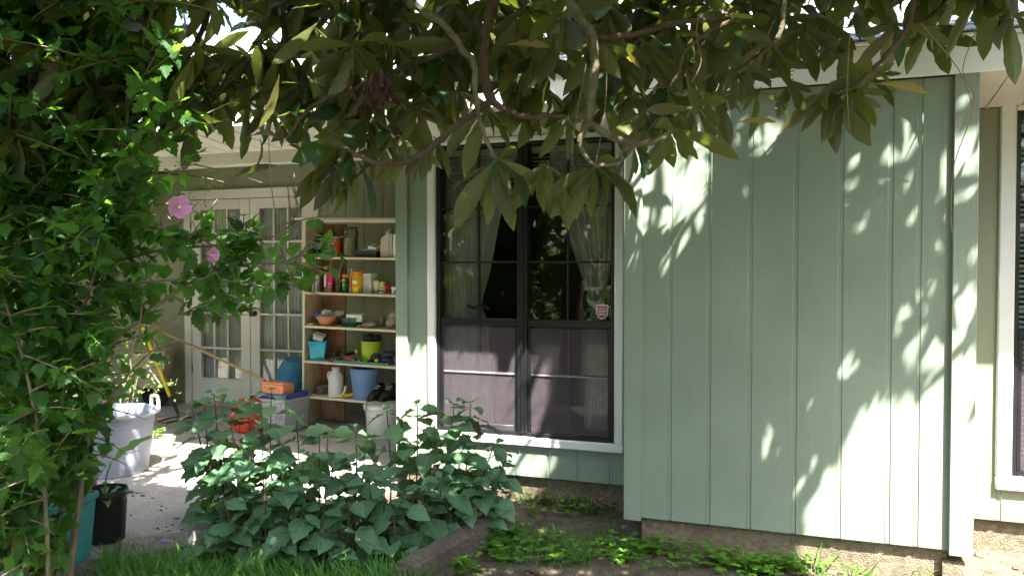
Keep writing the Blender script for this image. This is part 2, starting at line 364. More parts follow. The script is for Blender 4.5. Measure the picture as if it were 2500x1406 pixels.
# porch
DL, DR = -6.15, -4.67
DZ1 = onY(612, 485, YP).z
w = core_wall('wall', YP+.004, .12, -13, XC+.2, 0, 2.7, [(DL-.02, DR+.02, PAT+.03, DZ1+.02)], M['bounce_tinted'])
w['label'] = 'sage siding wall at the back of the porch'
xs = [-12+.2032*i for i in range(0, 47)]
boards(w, [x for x in xs if x < DL-.16] + [DL-.09], YP, PAT+.003, 2.6, mat='bounce_tinted')
boards(w, [DR+.09] + [x for x in xs if x > DR+.16], YP, PAT+.003, 2.6, mat='bounce_tinted')
boards(w, [DL-.0895, -5.6, -5.0, DR+.0895], YP, DZ1+.1, 2.6, mat='bounce_tinted')
box('wall', M['siding'], H, XC+.004, XC+.12, YW+.14, YP+.01, 0, 2.7)
box('wall', M['siding'], H, -12.2, -12.05, YW, YP+.01, 0, 2.7)
box('porch_ceiling', M['soffit'], H, -13, XC+.1, YW-.02, YP+.05, 2.60, 2.64)
box('porch_header', M['cream'], H, -13, XC+.002, YW-.005, YW+.12, ZSOF-.085, ZSOF+.3, bevel=.004)
# eave: fascia, soffit, roof
YE = YB-.045
box('fascia', M['white'], H, -14, 4, YE, YE+.022, ZF-.004, ZF+.155, bevel=.003)
box('drip_edge', M['white'], H, -14, 4, YE-.03, YE+.03, ZF+.157, ZF+.172, bevel=.002)
sz = lambda y: ZF-.001 + (ZSOF-ZF+.001)*(y-YE)/(YW-YE)
for run in ([XBL-.3-.305*i for i in range(43)], [XBR-.012+.305*i for i in range(9)]):
    for x in run:
        x0, x1 = x, x+.298
        q = lambda a_, b__, y0, y1, lo, hi: ([(a_, y0, sz(y0)+lo), (b__, y0, sz(y0)+lo), (b__, y1, sz(y1)+lo), (a_, y1, sz(y1)+lo), (a_, y0, sz(y0)+hi), (b__, y0, sz(y0)+hi), (b__, y1, sz(y1)+hi), (a_, y1, sz(y1)+hi)], [(3,2,1,0),(4,5,6,7),(0,1,5,4),(1,2,6,5),(2,3,7,6),(3,0,4,7)])
        MB().add(*q(x0, x1, YE+.023, YW-.002, 0, .012)).add(*q(x0+.14, x0+.155, YE+.03, YW-.01, -.006, -.0005)).build('soffit_panel', M['soffit'], H, bevel=.002)
box('frieze_board', M['cream'], H, WL-.3+.09, WR+.06, YW-.016, YW-.003, ZSOF-.03, ZSOF-.003)
PIT = .42
def roof_pt(y, dz=0): return ZF+.18 + (y-YE+.03)*PIT + dz
rf = MB().add([(-14, YE-.02, roof_pt(YE-.02)-.012), (4, YE-.02, roof_pt(YE-.02)-.012), (4, 10, roof_pt(10)-.012), (-14, 10, roof_pt(10)-.012)], [(0, 1, 2, 3)])
roof = rf.build('roof', M['shingle'], H)
sh = MB(); k = 0; yy = YE-.04
while yy < 9.9:
    xx = -14 + .15*(k % 2) + rnd.random()*.05
    while xx < 4:
        wd = .30 + rnd.uniform(-.02, .02); t = .007+rnd.random()*.004
        z0, z1 = roof_pt(yy), roof_pt(yy+.2)
        if xx > -9 or k < 8:
            sh.add([(xx, yy, z0), (xx+wd-.008, yy, z0), (xx+wd-.008, yy+.2, z1-.004), (xx, yy+.2, z1-.004), (xx, yy, z0+t), (xx+wd-.008, yy, z0+t), (xx+wd-.008, yy+.2, z1+.001), (xx, yy+.2, z1+.001)],
               [(4, 5, 6, 7), (0, 1, 5, 4), (1, 2, 6, 5), (3, 0, 4, 7)])
        xx += wd
    yy += .14; k += 1
o = sh.build('shingles', M['shingle'], roof, smooth=False); o['kind'] = 'stuff'
rb = MB().add([(-14, 10, roof_pt(10)-.012), (4, 10, roof_pt(10)-.012), (4, 15.5, ZF), (-14, 15.5, ZF)], [(0, 1, 2, 3)]).build('roof', M['shingle'], H)
box('wall', M['siding'], H, -13, 3.4, 15, 15.2, 0, 2.4); box('wall', M['siding'], H, 3.3, 3.42, YW+.14, 15, 0, 2.6)
# porch post
pp = onZ(275, 1063, PAT)
pst = thing('porch_post', 'white square porch post behind the flowering shrub', 'post', (pp.x, 4.86, PAT))
box('shaft', M['white'], pst, -.07, .07, -.07, .07, 0, ZSOF-.09-PAT, bevel=.006)
box('base_trim', M['white'], pst, -.09, .09, -.09, .09, 0, .12, bevel=.006); box('cap_trim', M['white'], pst, -.09, .09, -.09, .09, ZSOF-.17-PAT, ZSOF-.088-PAT, bevel=.006)

# ------------------------------------------------------------------ windows
def window(label, x0, x1, z0, z1, ncols, up_rows, low_rows, zmeet, mull, colx, cas=.052, lowscreen=True, casing=M['white'], fw=.032, rowz_u=None, rowz_l=None):
    yc = YW-.024
    W = MB()                                       # outer black frame is the part itself
    a, b_, c, d = x0+cas, x1-cas, z0+cas, z1-.032
    W.box(a, a+fw, YW+.0, YW+.09, c, d).box(b_-fw, b_, YW+.0, YW+.09, c, d).box(a+fw, b_-fw, YW+.0, YW+.09, c, c+.03).box(a+fw, b_-fw, YW, YW+.09, d-.018, d)
    win = W.build('window', M['black'], H, bevel=.003); win['label'] = label
    for nm, q in (('casing', (x0, a+.006, z0+cas, z1)), ('casing', (b_-.006, x1, z0+cas, z1)), ('casing', (x0, x1, z0, z0+cas+.004)), ('casing', (a+.006, b_-.006, d-.002, z1-.002))):
        MB().box(q[0], q[1], yc-(.004 if q[3]-q[2] < .1 else 0), YW+.012, q[2], q[3]).build(nm, casing, win, bevel=.008)
    bays = []
    if mull: 
        box('mullion', M['black'], win, mull-.034, mull+.034, YW-.004, YW+.085, c+.028, d-.016, bevel=.004)
        box('mullion_bead', M['black'], win, mull-.008, mull+.008, YW-.012, YW-.004, c+.028, d-.016, bevel=.002)
        bays = [(a+fw, mull-.034), (mull+.034, b_-fw)]
    else: bays = [(a+fw, b_-fw)]
    for bi, (p, q) in enumerate(bays):
        box('meeting_rail', M['black'], win, p, q, YW+.012, YW+.07, zmeet-.028, zmeet+.022, bevel=.004)
        zu = [zmeet+.022] + rowz_u + [d-.018]; zl = [c+.03] + rowz_l + [zmeet-.028]
        cx = [p] + [v for v in colx if p < v < q] + [q]
        for zz, yg in ((zu, YW+.03), (zl, YW+.05)):
            for v in cx[1:-1]: box('muntin', M['black'], win, v-.007, v+.007, yg-.010, yg+.010, zz[0], zz[-1], bevel=.002)
            for v in zz[1:-1]: box('muntin', M['black'], win, p, q, yg-.013, yg+.007, v-.007, v+.007, bevel=.002)
            for i in range(len(cx)-1):
                for j in range(len(zz)-1):
                    g1 = (.0075 if i > 0 else 0, .0075 if i < len(cx)-2 else 0)
                    box('pane', M['pane'], win, cx[i]+g1[0], cx[i+1]-g1[1], yg-.0015, yg+.0015, zz[j]+.0005, zz[j+1]-.0005)
        box('sash_rail', M['black'], win, p, q, YW+.03, YW+.075, zl[0], zl[0]+.035, bevel=.003)
        if lowscreen: 
            MB().box(p+.002, q-.002, YW+.0195, YW+.0205, zl[0]+.002, zl[-1]-.002).build('insect_screen', M['screen'], win)
            MB().box(p+.001, p+.02, YW+.012, YW+.026, zl[0], zl[-1]).box(q-.02, q-.001, YW+.012, YW+.026, zl[0], zl[-1]).build('screen_frame', M['black'], win, bevel=.002)
            for v in zl[1:-1]: box('screen_bar', M['alu'], win, p+.021, q-.021, YW+.013, YW+.0185, v-.006, v+.006, bevel=.001)
    return win
zy = lambda y, px=1280: onY(px, y, YW).z
window('large black framed grid window with white casing', WL, WR, WZ0, WZ1, 4, 3, 2, zy(788), onY(1275, 700, YW).x,
       [onY(1170, 700, YW+.03).x, onY(1387, 700, YW+.03).x], rowz_u=[zy(640), zy(505)], rowz_l=[zy(915)])
zr = lambda y: onY(2490, y, YW).z
window('narrow view of the right hand window with white blinds', RL, RR, RZ0, RZ1, 2, 2, 2, zr(815), None, [], cas=.07, lowscreen=True, fw=.03, rowz_u=[], rowz_l=[])
# the room behind the glass
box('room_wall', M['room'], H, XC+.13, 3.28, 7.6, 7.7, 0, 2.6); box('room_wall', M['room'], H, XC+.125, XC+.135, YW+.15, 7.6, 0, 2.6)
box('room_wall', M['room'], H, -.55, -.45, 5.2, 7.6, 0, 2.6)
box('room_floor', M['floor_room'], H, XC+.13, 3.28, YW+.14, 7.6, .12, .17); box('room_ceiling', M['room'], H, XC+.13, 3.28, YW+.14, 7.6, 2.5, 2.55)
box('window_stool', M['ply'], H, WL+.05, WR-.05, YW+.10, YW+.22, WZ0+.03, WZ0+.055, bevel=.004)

def curtain(name, label, mat, rows, y, folds, amp, nx=64, group=None, parent=None):
    """rows: (z, x_left, x_right) from the top down, gathered where the row is narrow"""
    rr = spline([(r[0], r[1], r[2]) for r in rows], 7); vs = []; fs = []
    for j, (z, a, b_) in enumerate(rr):
        wid = b_-a
        for i in range(nx+1):
            u = i/nx; ph = u*folds*2*math.pi + .5*math.sin(z*3+u*5)
            vs.append((a+wid*u, y + amp*math.sin(ph)*(1+.3*math.sin(u*17)), z))
    for j in range(len(rr)-1):
        for i in range(nx): fs.append((j*(nx+1)+i, j*(nx+1)+i+1, (j+1)*(nx+1)+i+1, (j+1)*(nx+1)+i))
    b = MB(); b.v = vs; b.f = fs; me = b.mesh(name); c0 = link_mesh(name, me, mat, parent)
    if label: tag(c0, label, 'curtain', group)
    return c0
yq = YW+.165
Xq = lambda p: onY(p, 700, yq).x
Zq = lambda y: onY(1280, y, yq).z
ct = thing('window_curtain', 'sheer white curtain tied back at the left of the black window', 'curtain', (0, 0, 0))
curtain('drape', None, M['sheer'], [(Zq(375), Xq(1120), Xq(1265)), (Zq(520), Xq(1128), Xq(1225)), (Zq(650), Xq(1138), Xq(1200)), (Zq(745), Xq(1150), Xq(1176)), (Zq(800), Xq(1144), Xq(1190)), (Zq(1040), Xq(1138), Xq(1206))], yq, 7, .02, parent=ct)
MB().tube([(Xq(1146), yq-.03, Zq(748)), (Xq(1163), yq-.045, Zq(752)), (Xq(1180), yq-.03, Zq(746)), (Xq(1190), yq+.02, Zq(756))], .011).build('tie_band', M['tie'], ct)
ct = thing('window_curtain', 'sheer white curtain tied back at the right behind the shield sticker', 'curtain', (0, 0, 0))
curtain('drape', None, M['sheer'], [(Zq(375), Xq(1340), Xq(1510)), (Zq(505), Xq(1362), Xq(1505)), (Zq(620), Xq(1402), Xq(1494)), (Zq(742), Xq(1443), Xq(1476)), (Zq(800), Xq(1436), Xq(1482)), (Zq(1045), Xq(1424), Xq(1486))], yq, 8, .02, parent=ct)
MB().tube([(Xq(1440), yq-.03, Zq(752)), (Xq(1460), yq-.045, Zq(746)), (Xq(1480), yq-.03, Zq(744))], .011).tube([(Xq(1440), yq-.03, Zq(752)), (Xq(1432), yq-.03, Zq(765)), (Xq(1426), yq-.03, Zq(782))], .006).build('tie_band', M['tie'], ct)
curtain('side_panel', 'olive sheer panel hanging straight at the far left of the black window', M['sheer'], [(Zq(375), Xq(1078), Xq(1140)), (Zq(700), Xq(1078), Xq(1140)), (Zq(1045), Xq(1072), Xq(1150))], yq+.07, 6, .014)
# raised blind and the full blind
def blind(label, x0, x1, zs, y, tilt, mat):
    bl = thing('window_blind', label, 'blind', ((x0+x1)/2, y, zs[0])); hw = (x1-x0)/2
    me = MB().box(-hw, hw, -.0125, .0125, -.0009, .0009).mesh('slat')
    for z in zs:
        s = link_mesh('slat', me, mat, bl); s.location = (0, 0, z-zs[0]); s.rotation_euler = (tilt, 0, 0)
    box('head_rail', mat, bl, -hw, hw, -.02, .02, .03, .07)
    return bl
blind('raised slat blind at the top of the black window', WL+.09, WR-.09, [zy(380)-.024*i for i in range(7)], YW+.125, R(25), M['cream'])
blind('white slat blind lowered behind the right hand window', RL+.10, RR-.1, [RZ1-.16-.027*i for i in range(66)], YW+.125, R(28), M['white'])
# security sticker on the inside of the glass
ps = onY(1470, 762, YW+.0275)
stk = thing('shield_sticker', 'small red and white shield sticker on the window glass', 'sticker', (ps.x, YW+.0275, ps.z-.047))
shield = [(0, 0), (.022, .012), (.036, .032), (.039, .075), (.045, .081), (.033, .091), (.018, .094), (.010, .097), (-.010, .097), (-.018, .094), (-.033, .091), (-.045, .081), (-.039, .075), (-.036, .032), (-.022, .012)]
RX = Matrix.Rotation(R(90), 4, 'X')
stw = pm('sticker_white', (.75, .72, .73), .5); strd = pm('sticker_red', (.30, .10, .14), .5, .1); stp = pm('sticker_pink', (.62, .42, .48), .5)
MB().prism(shield, 0, .0012, RX).build('border', stw, stk, smooth=False)
MB().prism([(x*.86, .048+(y-.048)*.88) for x, y in shield], .0012, .0022, RX).build('field', strd, stk, smooth=False)
def text(s, size, name, mat, parent, loc, rot, align='CENTER'):
    cu = bpy.data.curves.new(name, 'FONT'); cu.body = s; cu.size = size; cu.align_x = align; cu.extrude = .0003; cu.resolution_u = 2
    tmp = bpy.data.objects.new(name, cu); COL.objects.link(tmp)
    me = bpy.data.meshes.new_from_object(tmp.evaluated_get(bpy.context.evaluated_depsgraph_get()))
    bpy.data.objects.remove(tmp)
    o = link_mesh(name, me, None, parent); me.materials.clear(); me.materials.append(mat); o.location = loc; o.rotation_euler = rot; return o
text('WARNING', .0135, 'lettering', stw, stk, (0, -.0027, .066), (R(90), 0, 0))
for zz in (.045, .054): box('print_line', stp, stk, -.026, .026, -.0028, -.0021, zz, zz+.006)
box('print_line', stw, stk, -.021, .021, -.0028, -.0021, .031, .037)
box('print_line', stp, stk, -.016, .016, -.0028, -.0021, .083, .089)

# ------------------------------------------------------------------ French doors
dz0 = PAT+.04
fr = MB()
for a, b_ in ((DL-.09, DL-.004), (DR+.004, DR+.09)): fr.box(a, b_, YP-.03, YP+.05, PAT, DZ1+.09)
fr.box(DL-.004, DR+.004, YP-.03, YP+.05, DZ1+.006, DZ1+.09)
df = fr.build('door_frame', M['door'], H, bevel=.008)
box('crown', M['door'], df, DL-.11, DR+.11, YP-.045, YP+.01, DZ1+.075, DZ1+.10, bevel=.006); 
box('threshold', M['ply'], df, DL-.02, DR+.02, YP-.05, YP+.1, PAT+.002, PAT+.035, bevel=.004)
rows_px = [509, 590, 677, 767, 854, 929]
zs_d = [onY(640, y, YP).z for y in rows_px][::-1]
mid = (DL+DR)/2
for (a, b_, knob) in ((DL, mid-.003, False), (mid+.003, DR, True)):
    st = .115; xl, xr = a+st, b_-st
    d = MB().box(a, xl, YP-.012, YP+.03, dz0, DZ1).box(xr, b_, YP-.012, YP+.03, dz0, DZ1).box(xl, xr, YP-.012, YP+.03, dz0, zs_d[0]).box(xl, xr, YP-.012, YP+.03, zs_d[-1], DZ1)
    dr = d.build('door', M['door'], H, bevel=.003); dr['label'] = ('right' if knob else 'left')+' leaf of the white French doors'
    cx = [xl+(xr-xl)*i/3 for i in range(4)]; mw = .011
    for v in cx[1:-1]: box('muntin', M['door'], dr, v-mw, v+mw, YP-.008, YP+.026, zs_d[0], zs_d[-1], bevel=.004)
    for v in zs_d[1:-1]: box('muntin', M['door'], dr, xl, xr, YP-.010, YP+.024, v-mw, v+mw, bevel=.004)
    for i in range(3):
        for j in range(5): box('pane', M['door_pane'], dr, cx[i]+(mw if i else 0)+.001, cx[i+1]-(mw if i < 2 else 0)-.001, YP+.010, YP+.013, zs_d[j]+(mw if j else 0), zs_d[j+1]-(mw if j < 4 else 0))
    if knob:
        kz = onY(620, 765, YP).z
        MB().lathe([(0, 0), (.03, 0), (.03, .006), (.012, .01), (.012, .03), (.026, .042), (.03, .056), (.022, .068), (0, .072)], 20, T(a+.055, YP-.012, kz, R(90))).build('knob', M['brass'], dr)
    for hz in (.3, 1.0, 1.8): box('hinge', M['brass'], dr, (a-.006 if not knob else b_-.004), (a+.004 if not knob else b_+.006), YP-.018, YP-.0125, dz0+hz, dz0+hz+.08)
    curtain('door_curtain', 'pleated grey curtain behind the %s French door' % ('right' if knob else 'left'), M['cloth'], [(DZ1, a+.06, b_-.06), (1.2, a+.06, b_-.06), (dz0, a+.06, b_-.06)], YP+.06, 15, .012, nx=120)
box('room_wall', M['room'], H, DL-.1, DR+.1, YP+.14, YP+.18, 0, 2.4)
# ------------------------------------------------------------------ plastics and paints for the clutter
def pl(name, col, rough=.42, dirt=None, **k): return pm(name, col, rough, .08, 5, dirt=dirt, dscale=5, **k)
P = dict(
    turq=pl('turquoise_plastic', (.03, .45, .62), .3), lime=pl('lime_glaze', (.32, .46, .02), .3), blue=pl('blue_plastic', (.15, .27, .52), .45, (.22, .33, .55)),
    barrel=pl('blue_barrel', (.04, .21, .36), .5, (.09, .27, .4)), white=pl('white_plastic', (.72, .73, .72), .4, (.6, .57, .5)), grey=pl('grey_tote', (.42, .43, .46), .5, (.33, .33, .35)),
    red=pl('red_plastic', (.55, .05, .03), .4), orange=pl('orange_plastic', (.80, .22, .03), .4), terra=pl('terracotta', (.56, .20, .09), .75, (.5, .26, .15)),
    peach=pl('faded_planter', (.78, .28, .14), .6, (.7, .36, .24)), dgreen=pl('dark_green_plastic', (.012, .085, .05), .4), navy=pl('navy_tray', (.05, .08, .28), .4),
    black=pl('black_plastic', (.012, .012, .013), .5, (.03, .028, .025)), yellow=pl('yellow_plastic', (.86, .60, .02), .4), mustard=pl('mustard_can', (.70, .36, .02), .4),
    cream=pl('cream_label', (.75, .68, .45), .6), magenta=pl('magenta_pack', (.60, .03, .16), .45), card=pl('carton', (.55, .53, .48), .8), beige=pl('beige_jug', (.52, .47, .37), .5, (.42, .37, .28)),
    wood=pm('tool_handle', (.42, .28, .17), .6, .25, 5, grain=(3, 3, .6)), bamboo=pm('bamboo', (.58, .40, .20), .5, .2, 4), steel=pm('dull_steel', (.12, .115, .11), .45, .3, 20, metal=.7),
    cloth=pm('mauve_cloth', (.24, .19, .19), .95, .3, 20, bump=.3), glove=pm('canvas_glove', (.55, .46, .37), .95, .2, 20, bump=.4, bscale=120), dark=pm('dark_glove', (.045, .055, .085), .9, .3, 14, bump=.4),
    bread=pm('brown_filling', (.38, .22, .09), .9, .4, 22), shoe=pm('worn_leather', (.028, .026, .025), .7, .4, 20, bump=.3, dirt=(.08, .07, .06), dscale=9), teal=pl('teal_pot', (.055, .25, .25), .5, (.10, .30, .28)),
    tub=pl('grey_blue_tub', (.25, .275, .35), .45, (.2, .22, .28)), barrow=pm('old_cream_steel', (.50, .42, .30), .6, .3, 6, dirt=(.25, .14, .08), dscale=6), rubber=pm('rubber', (.02, .02, .02), .9, .2, 20),
    jarfill=pl('jar_filling', (.62, .55, .38), .8), pale=pl('pale_pot', (.62, .52, .40), .7), soil=M['soil'], clear=glass_mat('jar_glass', (.92, .93, .88), .8, .05), film=sheer_mat('plastic_film', (.6, .55, .45), .55), rope=pm('rope', (.75, .74, .7), .9),
    bluelid=pl('blue_print', (.05, .10, .42), .5), green=pl('green_lid', (.08, .26, .05), .5),
)
# ------------------------------------------------------------------ the shelf unit
s0 = onZ(738, 1041, PAT); ROLL = R(1.1)
SH = thing('shelf_unit', 'tall open pine shelf unit crowded with garden supplies on the porch', 'shelf', (s0.x, s0.y, PAT+.022), (0, ROLL, 0))
SW, SD, SHH = 1.24, .29, 1.83
ZR = [.24, .558, .873, 1.175, 1.492, 1.82]
box('side_panel', M['ply'], SH, 0, .019, .002, SD, 0, SHH+.005, bevel=.002); box('side_panel', M['ply'], SH, SW-.019, SW, .002, SD, 0, SHH+.005, bevel=.002)
box('edge_strip', M['pine'], SH, -.001, .020, -.010, .0015, 0, SHH+.006, bevel=.002); box('edge_strip', M['pine'], SH, SW-.02, SW+.001, -.010, .0015, 0, SHH+.006, bevel=.002)
for z in ZR: box('shelf_board', M['pine'], SH, .0205, SW-.0205, -.009, SD-.03, z, z+.02, bevel=.002)
for a, b_ in ((.021, .27), (.80, 1.02)):
    box('back_plank', M['plank'], SH, a, b_, SD-.028, SD-.006, .0, SHH-.02, bevel=.003)
bpy.context.view_layer.update()
SM = SH.matrix_basis.copy()
DSH = 7.38
def put(name, label, cat, pl_, pr, row, dep=.10, rz=0, group=None):
    """a thing standing on shelf board `row`, between two measured columns of the photograph"""
    a = onY((pl_+pr)/2, 800, s0.y+dep)
    loc = SM @ Vector(((a.x-s0.x), dep, ZR[row]+.0205))
    t = thing(name, label, cat, loc, (0, ROLL, rz), group); t['w'] = 0.0; del t['w']
    return t, (pr-pl_)*DSH/2000
ppm = lambda n: n*DSH/2000
def cyl(t, name, mat, w, z0, z1, n=24, **k): return MB().lathe([(0, z0), (w/2*.96, z0), (w/2, z0+.004), (w/2, z1-.004), (w/2*.96, z1), (0, z1)], n, **k).build(name, mat, t)
def swoosh(t, name, mat, r, pts, off=.0006):
    """a printed patch wrapped on a can: pts are (angle, z)"""
    n = len(pts); k = 6; b = MB(); vs = []; c = np.mean(pts, axis=0)
    for f in (1.0, .66, .33):
        for a, z in pts:
            A = c[0]+(a-c[0])*f; Z = c[1]+(z-c[1])*f; vs.append(((r+off)*math.sin(A), -(r+off)*math.cos(A), Z))
    vs.append(((r+off)*math.sin(c[0]), -(r+off)*math.cos(c[0]), c[1])); fs = []
    for q in range(2):
        for i in range(n): j = (i+1) % n; fs.append((q*n+i, q*n+j, (q+1)*n+j, (q+1)*n+i))
    for i in range(n): fs.append((2*n+i, 2*n+(i+1) % n, 3*n))
    return b.add(vs, fs).build(name, mat, t)
def band(t, name, mat, r, z0, z1, a0, a1, off=.0006):
    k = 10; b = MB(); vs = []
    for i in range(k+1):
        a = a0+(a1-a0)*i/k; vs += [((r+off)*math.sin(a), -(r+off)*math.cos(a), z0), ((r+off)*math.sin(a), -(r+off)*math.cos(a), z1)]
    return b.add(vs, [(2*i, 2*i+2, 2*i+3, 2*i+1) for i in range(k)]).build(name, mat, t)
def crumple(name, mat, parent, pts, seed=0, sub=2):
    """a crumpled soft lump: noisy blobs joined around points (x,y,z,r)"""
    b = MB()
    for i, (x, y, z, r, sx, sz) in enumerate(pts):
        n, k = 12, 8; vs = []; fs = []
        for a in range(k+1):
            for c in range(n):
                th = math.pi*a/k; ph = 2*math.pi*c/n; d = Vector((math.sin(th)*math.cos(ph), math.sin(th)*math.sin(ph), math.cos(th)))
                q = r*(1+.38*mn.noise(d*2.2+Vector((seed+i*3.1, 0, 0)))); vs.append((x+d.x*q*sx, y+d.y*q, max(.001, z+d.z*q*sz)))
        for a in range(k):
            for c in range(n): fs.append((a*n+c, a*n+(c+1) % n, (a+1)*n+(c+1) % n, (a+1)*n+c))
        b.add(vs, fs)
    return b.build(name, mat, parent, sub=1)
# --- top board
a = SM @ Vector((.1, .05, SHH+.03))
for i, (dx, dy, ln, rz, nm) in enumerate(((-.26, .02, 1.15, .02, 'white'), (-.14, .07, 1.2, .05, 'cream'), (-.20, .12, 1.1, -.03, 'cream'))):
    t = thing('trim_strip', ('thin white trim strip lying frontmost on top of the shelf unit', 'cream trim strip lying in the middle on top of the shelf unit', 'pale trim strip lying rearmost on top of the shelf unit')[i], 'trim strip', SM @ Vector((dx+.1, dy, ZR[5]+.022+.001*i)), (0, ROLL, rz))
    MB().box(0, ln, -.015, .015, 0, .008).box(0, ln, -.015, -.009, .0081, .014).build('strip', M[nm], t)
t = thing('bent_wire', 'thin hooked pale wire standing above the top of the shelf unit', 'wire', SM @ Vector((-.12, .08, ZR[5]+.036)), (0, ROLL, 0))
MB().tube([(.16, 0, 0), (.03, 0, .012), (-.02, 0, .05), (-.03, 0, .10), (-.05, 0, .12), (-.07, 0, .10)], .004, 6).build('wire', P['pale'], t)
# --- row A (second from the top)
t, w = put('plastic_bag', 'dark slumped bag with teal top at the left of the upper shelf', 'bag', 758, 800, 4, .1)
crumple('body', P['black'], t, [(-.02, 0, .035, .05, 1.5, .75), (.05, .02, .03, .04, 1.2, .7)], 3); crumple('top_fold', P['teal'], t, [(-.03, 0, .075, .035, 1.7, .55)], 5)
t, w = put('glass_bowl', 'clear glass bowl behind the red canister', 'bowl', 778, 806, 4, .2); MB().lathe([(.03, 0), (.045, .01), (.07, .16), (.075, .22), (.072, .22), (.066, .16), (.04, .014), (0, .012)], 20).build('bowl', P['clear'], t)
t, w = put('red_canister', 'red canister with blue and white print on the upper shelf', 'canister', 800, 828, 4, .07); h = ppm(46); r = w/2
cyl(t, 'can', P['red'], w, 0, h); cyl(t, 'rim', P['card'], w*1.03, h, h+.006); cyl(t, 'lid', P['dgreen'], w*.98, h+.006, h+.018)
swoosh(t, 'blue_print', P['bluelid'], r, [(-.95, .02), (.35, .03), (.25, .07), (.45, .12), (-.1, .115), (-.95, .09)]); swoosh(t, 'white_print', P['white'], r, [(-.7, .012), (.1, .016), (.0, .035), (-.7, .04)], .0012)
swoosh(t, 'white_print', P['white'], r, [(-.35, .09), (.1, .095), (.0, .125), (-.3, .12)], .0012); band(t, 'lettering_band', P['cream'], r, .138, .15, -.6, .5)
t, w = put('glass_jar', 'large faceted clear glass jar on the upper shelf', 'jar', 827, 870, 4, .10); h = ppm(69); r = w/2
MB().lathe([(r*.8, 0), (r*.95, .01), (r*.98, .03), (r*.88, .05), (r*.88, h*.70), (r*.98, h*.80), (r*.9, h*.9), (r*.8, h*.93), (r*.8, h), (r*.77, h), (r*.77, h*.93), (r*.86, h*.88), (r*.84, .05), (r*.8, .015), (0, .014)], 10).build('glass', P['clear'], t)
cyl(t, 'lid', P['dgreen'], w*.8, h+.001, h+.012)
MB().lathe([(0, .016), (r*.78, .016), (r*.80, h*.66), (0, h*.66)], 10).build('contents', P['jarfill'], t)
t, w = put('seed_tray', 'shallow black tray holding pale packets on the upper shelf', 'tray', 864, 929, 4, .10); h = ppm(15)
MB().taper(w*.86, .14, w, .17, h).build('tray', P['black'], t, bevel=.003)
for i, (x, z, rx, ry, ww, hh, mt) in enumerate(((-.06, .062, 25, -14, .09, .008, 'cream'), (-.0, .078, 22, -18, .15, .012, 'card'), (.06, .075, 15, 10, .09, .03, 'white'))):
    q = SM @ Vector((t.location - s0)); tt = thing('paper_packet', ('cream seed packet leaning lowest in the black tray', 'pale packet lying across the black tray', 'white boxy packet at the right of the black tray')[i], 'packet', t.location + Vector((x, -.01, z)), (R(rx), R(ry), 0))
    MB().box(-ww/2, ww/2, -.05, .05, 0, hh).build('packet', P[mt], tt, bevel=.002); box('print', P['green'], tt, -ww*.2, ww*.3, -.04, .02, hh+.0003, hh+.0008)
t, w = put('jug', 'beige plastic jug with sloped shoulder on the upper shelf', 'jug', 928, 953, 4, .09, 0); h = ppm(63)
MB().prism([(-w/2, 0), (w/2, 0), (w/2, h*.84), (w*.46, h), (w*.08, h), (w*.02, h*.88), (-w*.5, h*.70)], -.06, .06, RX).build('body', P['beige'], t, bevel=.008); cyl(t, 'cap', P['card'], w*.36, h+.001, h+.02, 14, M=T(w*.27, 0, 0))
t, w = put('grey_box', 'thin grey upright box beside the beige jug', 'box', 953, 960, 4, .09); MB().box(-w/2, w/2, -.07, .07, 0, ppm(56)).build('carton', P['grey'], t, bevel=.002)
t, w = put('cream_box', 'cream upright box half behind the corner board', 'box', 960.5, 980, 4, .09); MB().box(-w/2, w/2, -.07, .07, 0, ppm(55)).build('carton', P['cream'], t, bevel=.002)
# --- row B
t, w = put('white_bottle', 'white bottle with red cap at the left of the bottle shelf', 'bottle', 756, 776, 3, .09); cyl(t, 'bottle', P['white'], w, 0, ppm(40)); cyl(t, 'cap', P['red'], w*.55, ppm(40), ppm(52)); swoosh(t, 'print', P['peach'], w/2, [(-.5, .03), (.3, .04), (.5, .1), (-.2, .11)])
t, w = put('magenta_pack', 'magenta packet with a barcode on the bottle shelf', 'packet', 789, 811, 3, .08); h = ppm(49)
MB().taper(w, .06, w*.96, .04, h).build('packet', P['magenta'], t, bevel=.004); box('white_side', P['white'], t, -w*.5, -w*.25, -.0315, -.0305, h*.25, h*.95); box('brown_base', P['bread'], t, -w*.46, w*.48, -.0316, -.0306, .004, h*.2)
box('barcode_patch', P['white'], t, w*.1, w*.38, -.0322, -.0312, h*.22, h*.46)
for i in range(7): box('bar', P['black'], t, w*(.13+.033*i), w*(.145+.033*i+.006*(i % 3)), -.0328, -.0323, h*.25, h*.43)
t, w = put('jar', 'small clear greenish jar on the bottle shelf', 'jar', 812, 831, 3, .10); h = ppm(37); r = w/2
MB().lathe([(r*.9, 0), (r, .008), (r, h*.8), (r*.8, h*.9), (r*.8, h), (r*.75, h), (r*.75, h*.9), (r*.94, h*.8), (r*.94, .012), (0, .01)], 18).build('glass', P['clear'], t); cyl(t, 'lid', P['orange'], w*.8, h+.001, h+.015)
t, w = put('spray_can', 'dark green can with orange cap on the bottle shelf', 'can', 830, 848, 3, .07); h = ppm(44); cyl(t, 'can', P['dgreen'], w, 0, h*.82); cyl(t, 'cap', P['orange'], w*.96, h*.82+.001, h); swoosh(t, 'print', P['lime'], w/2, [(-.6, .05), (.1, .045), (.25, .08), (-.4, .10)]); band(t, 'print', P['white'], w/2, .105, .12, -.6, .3); band(t, 'print', P['turq'], w/2, .03, .04, -.7, .3)
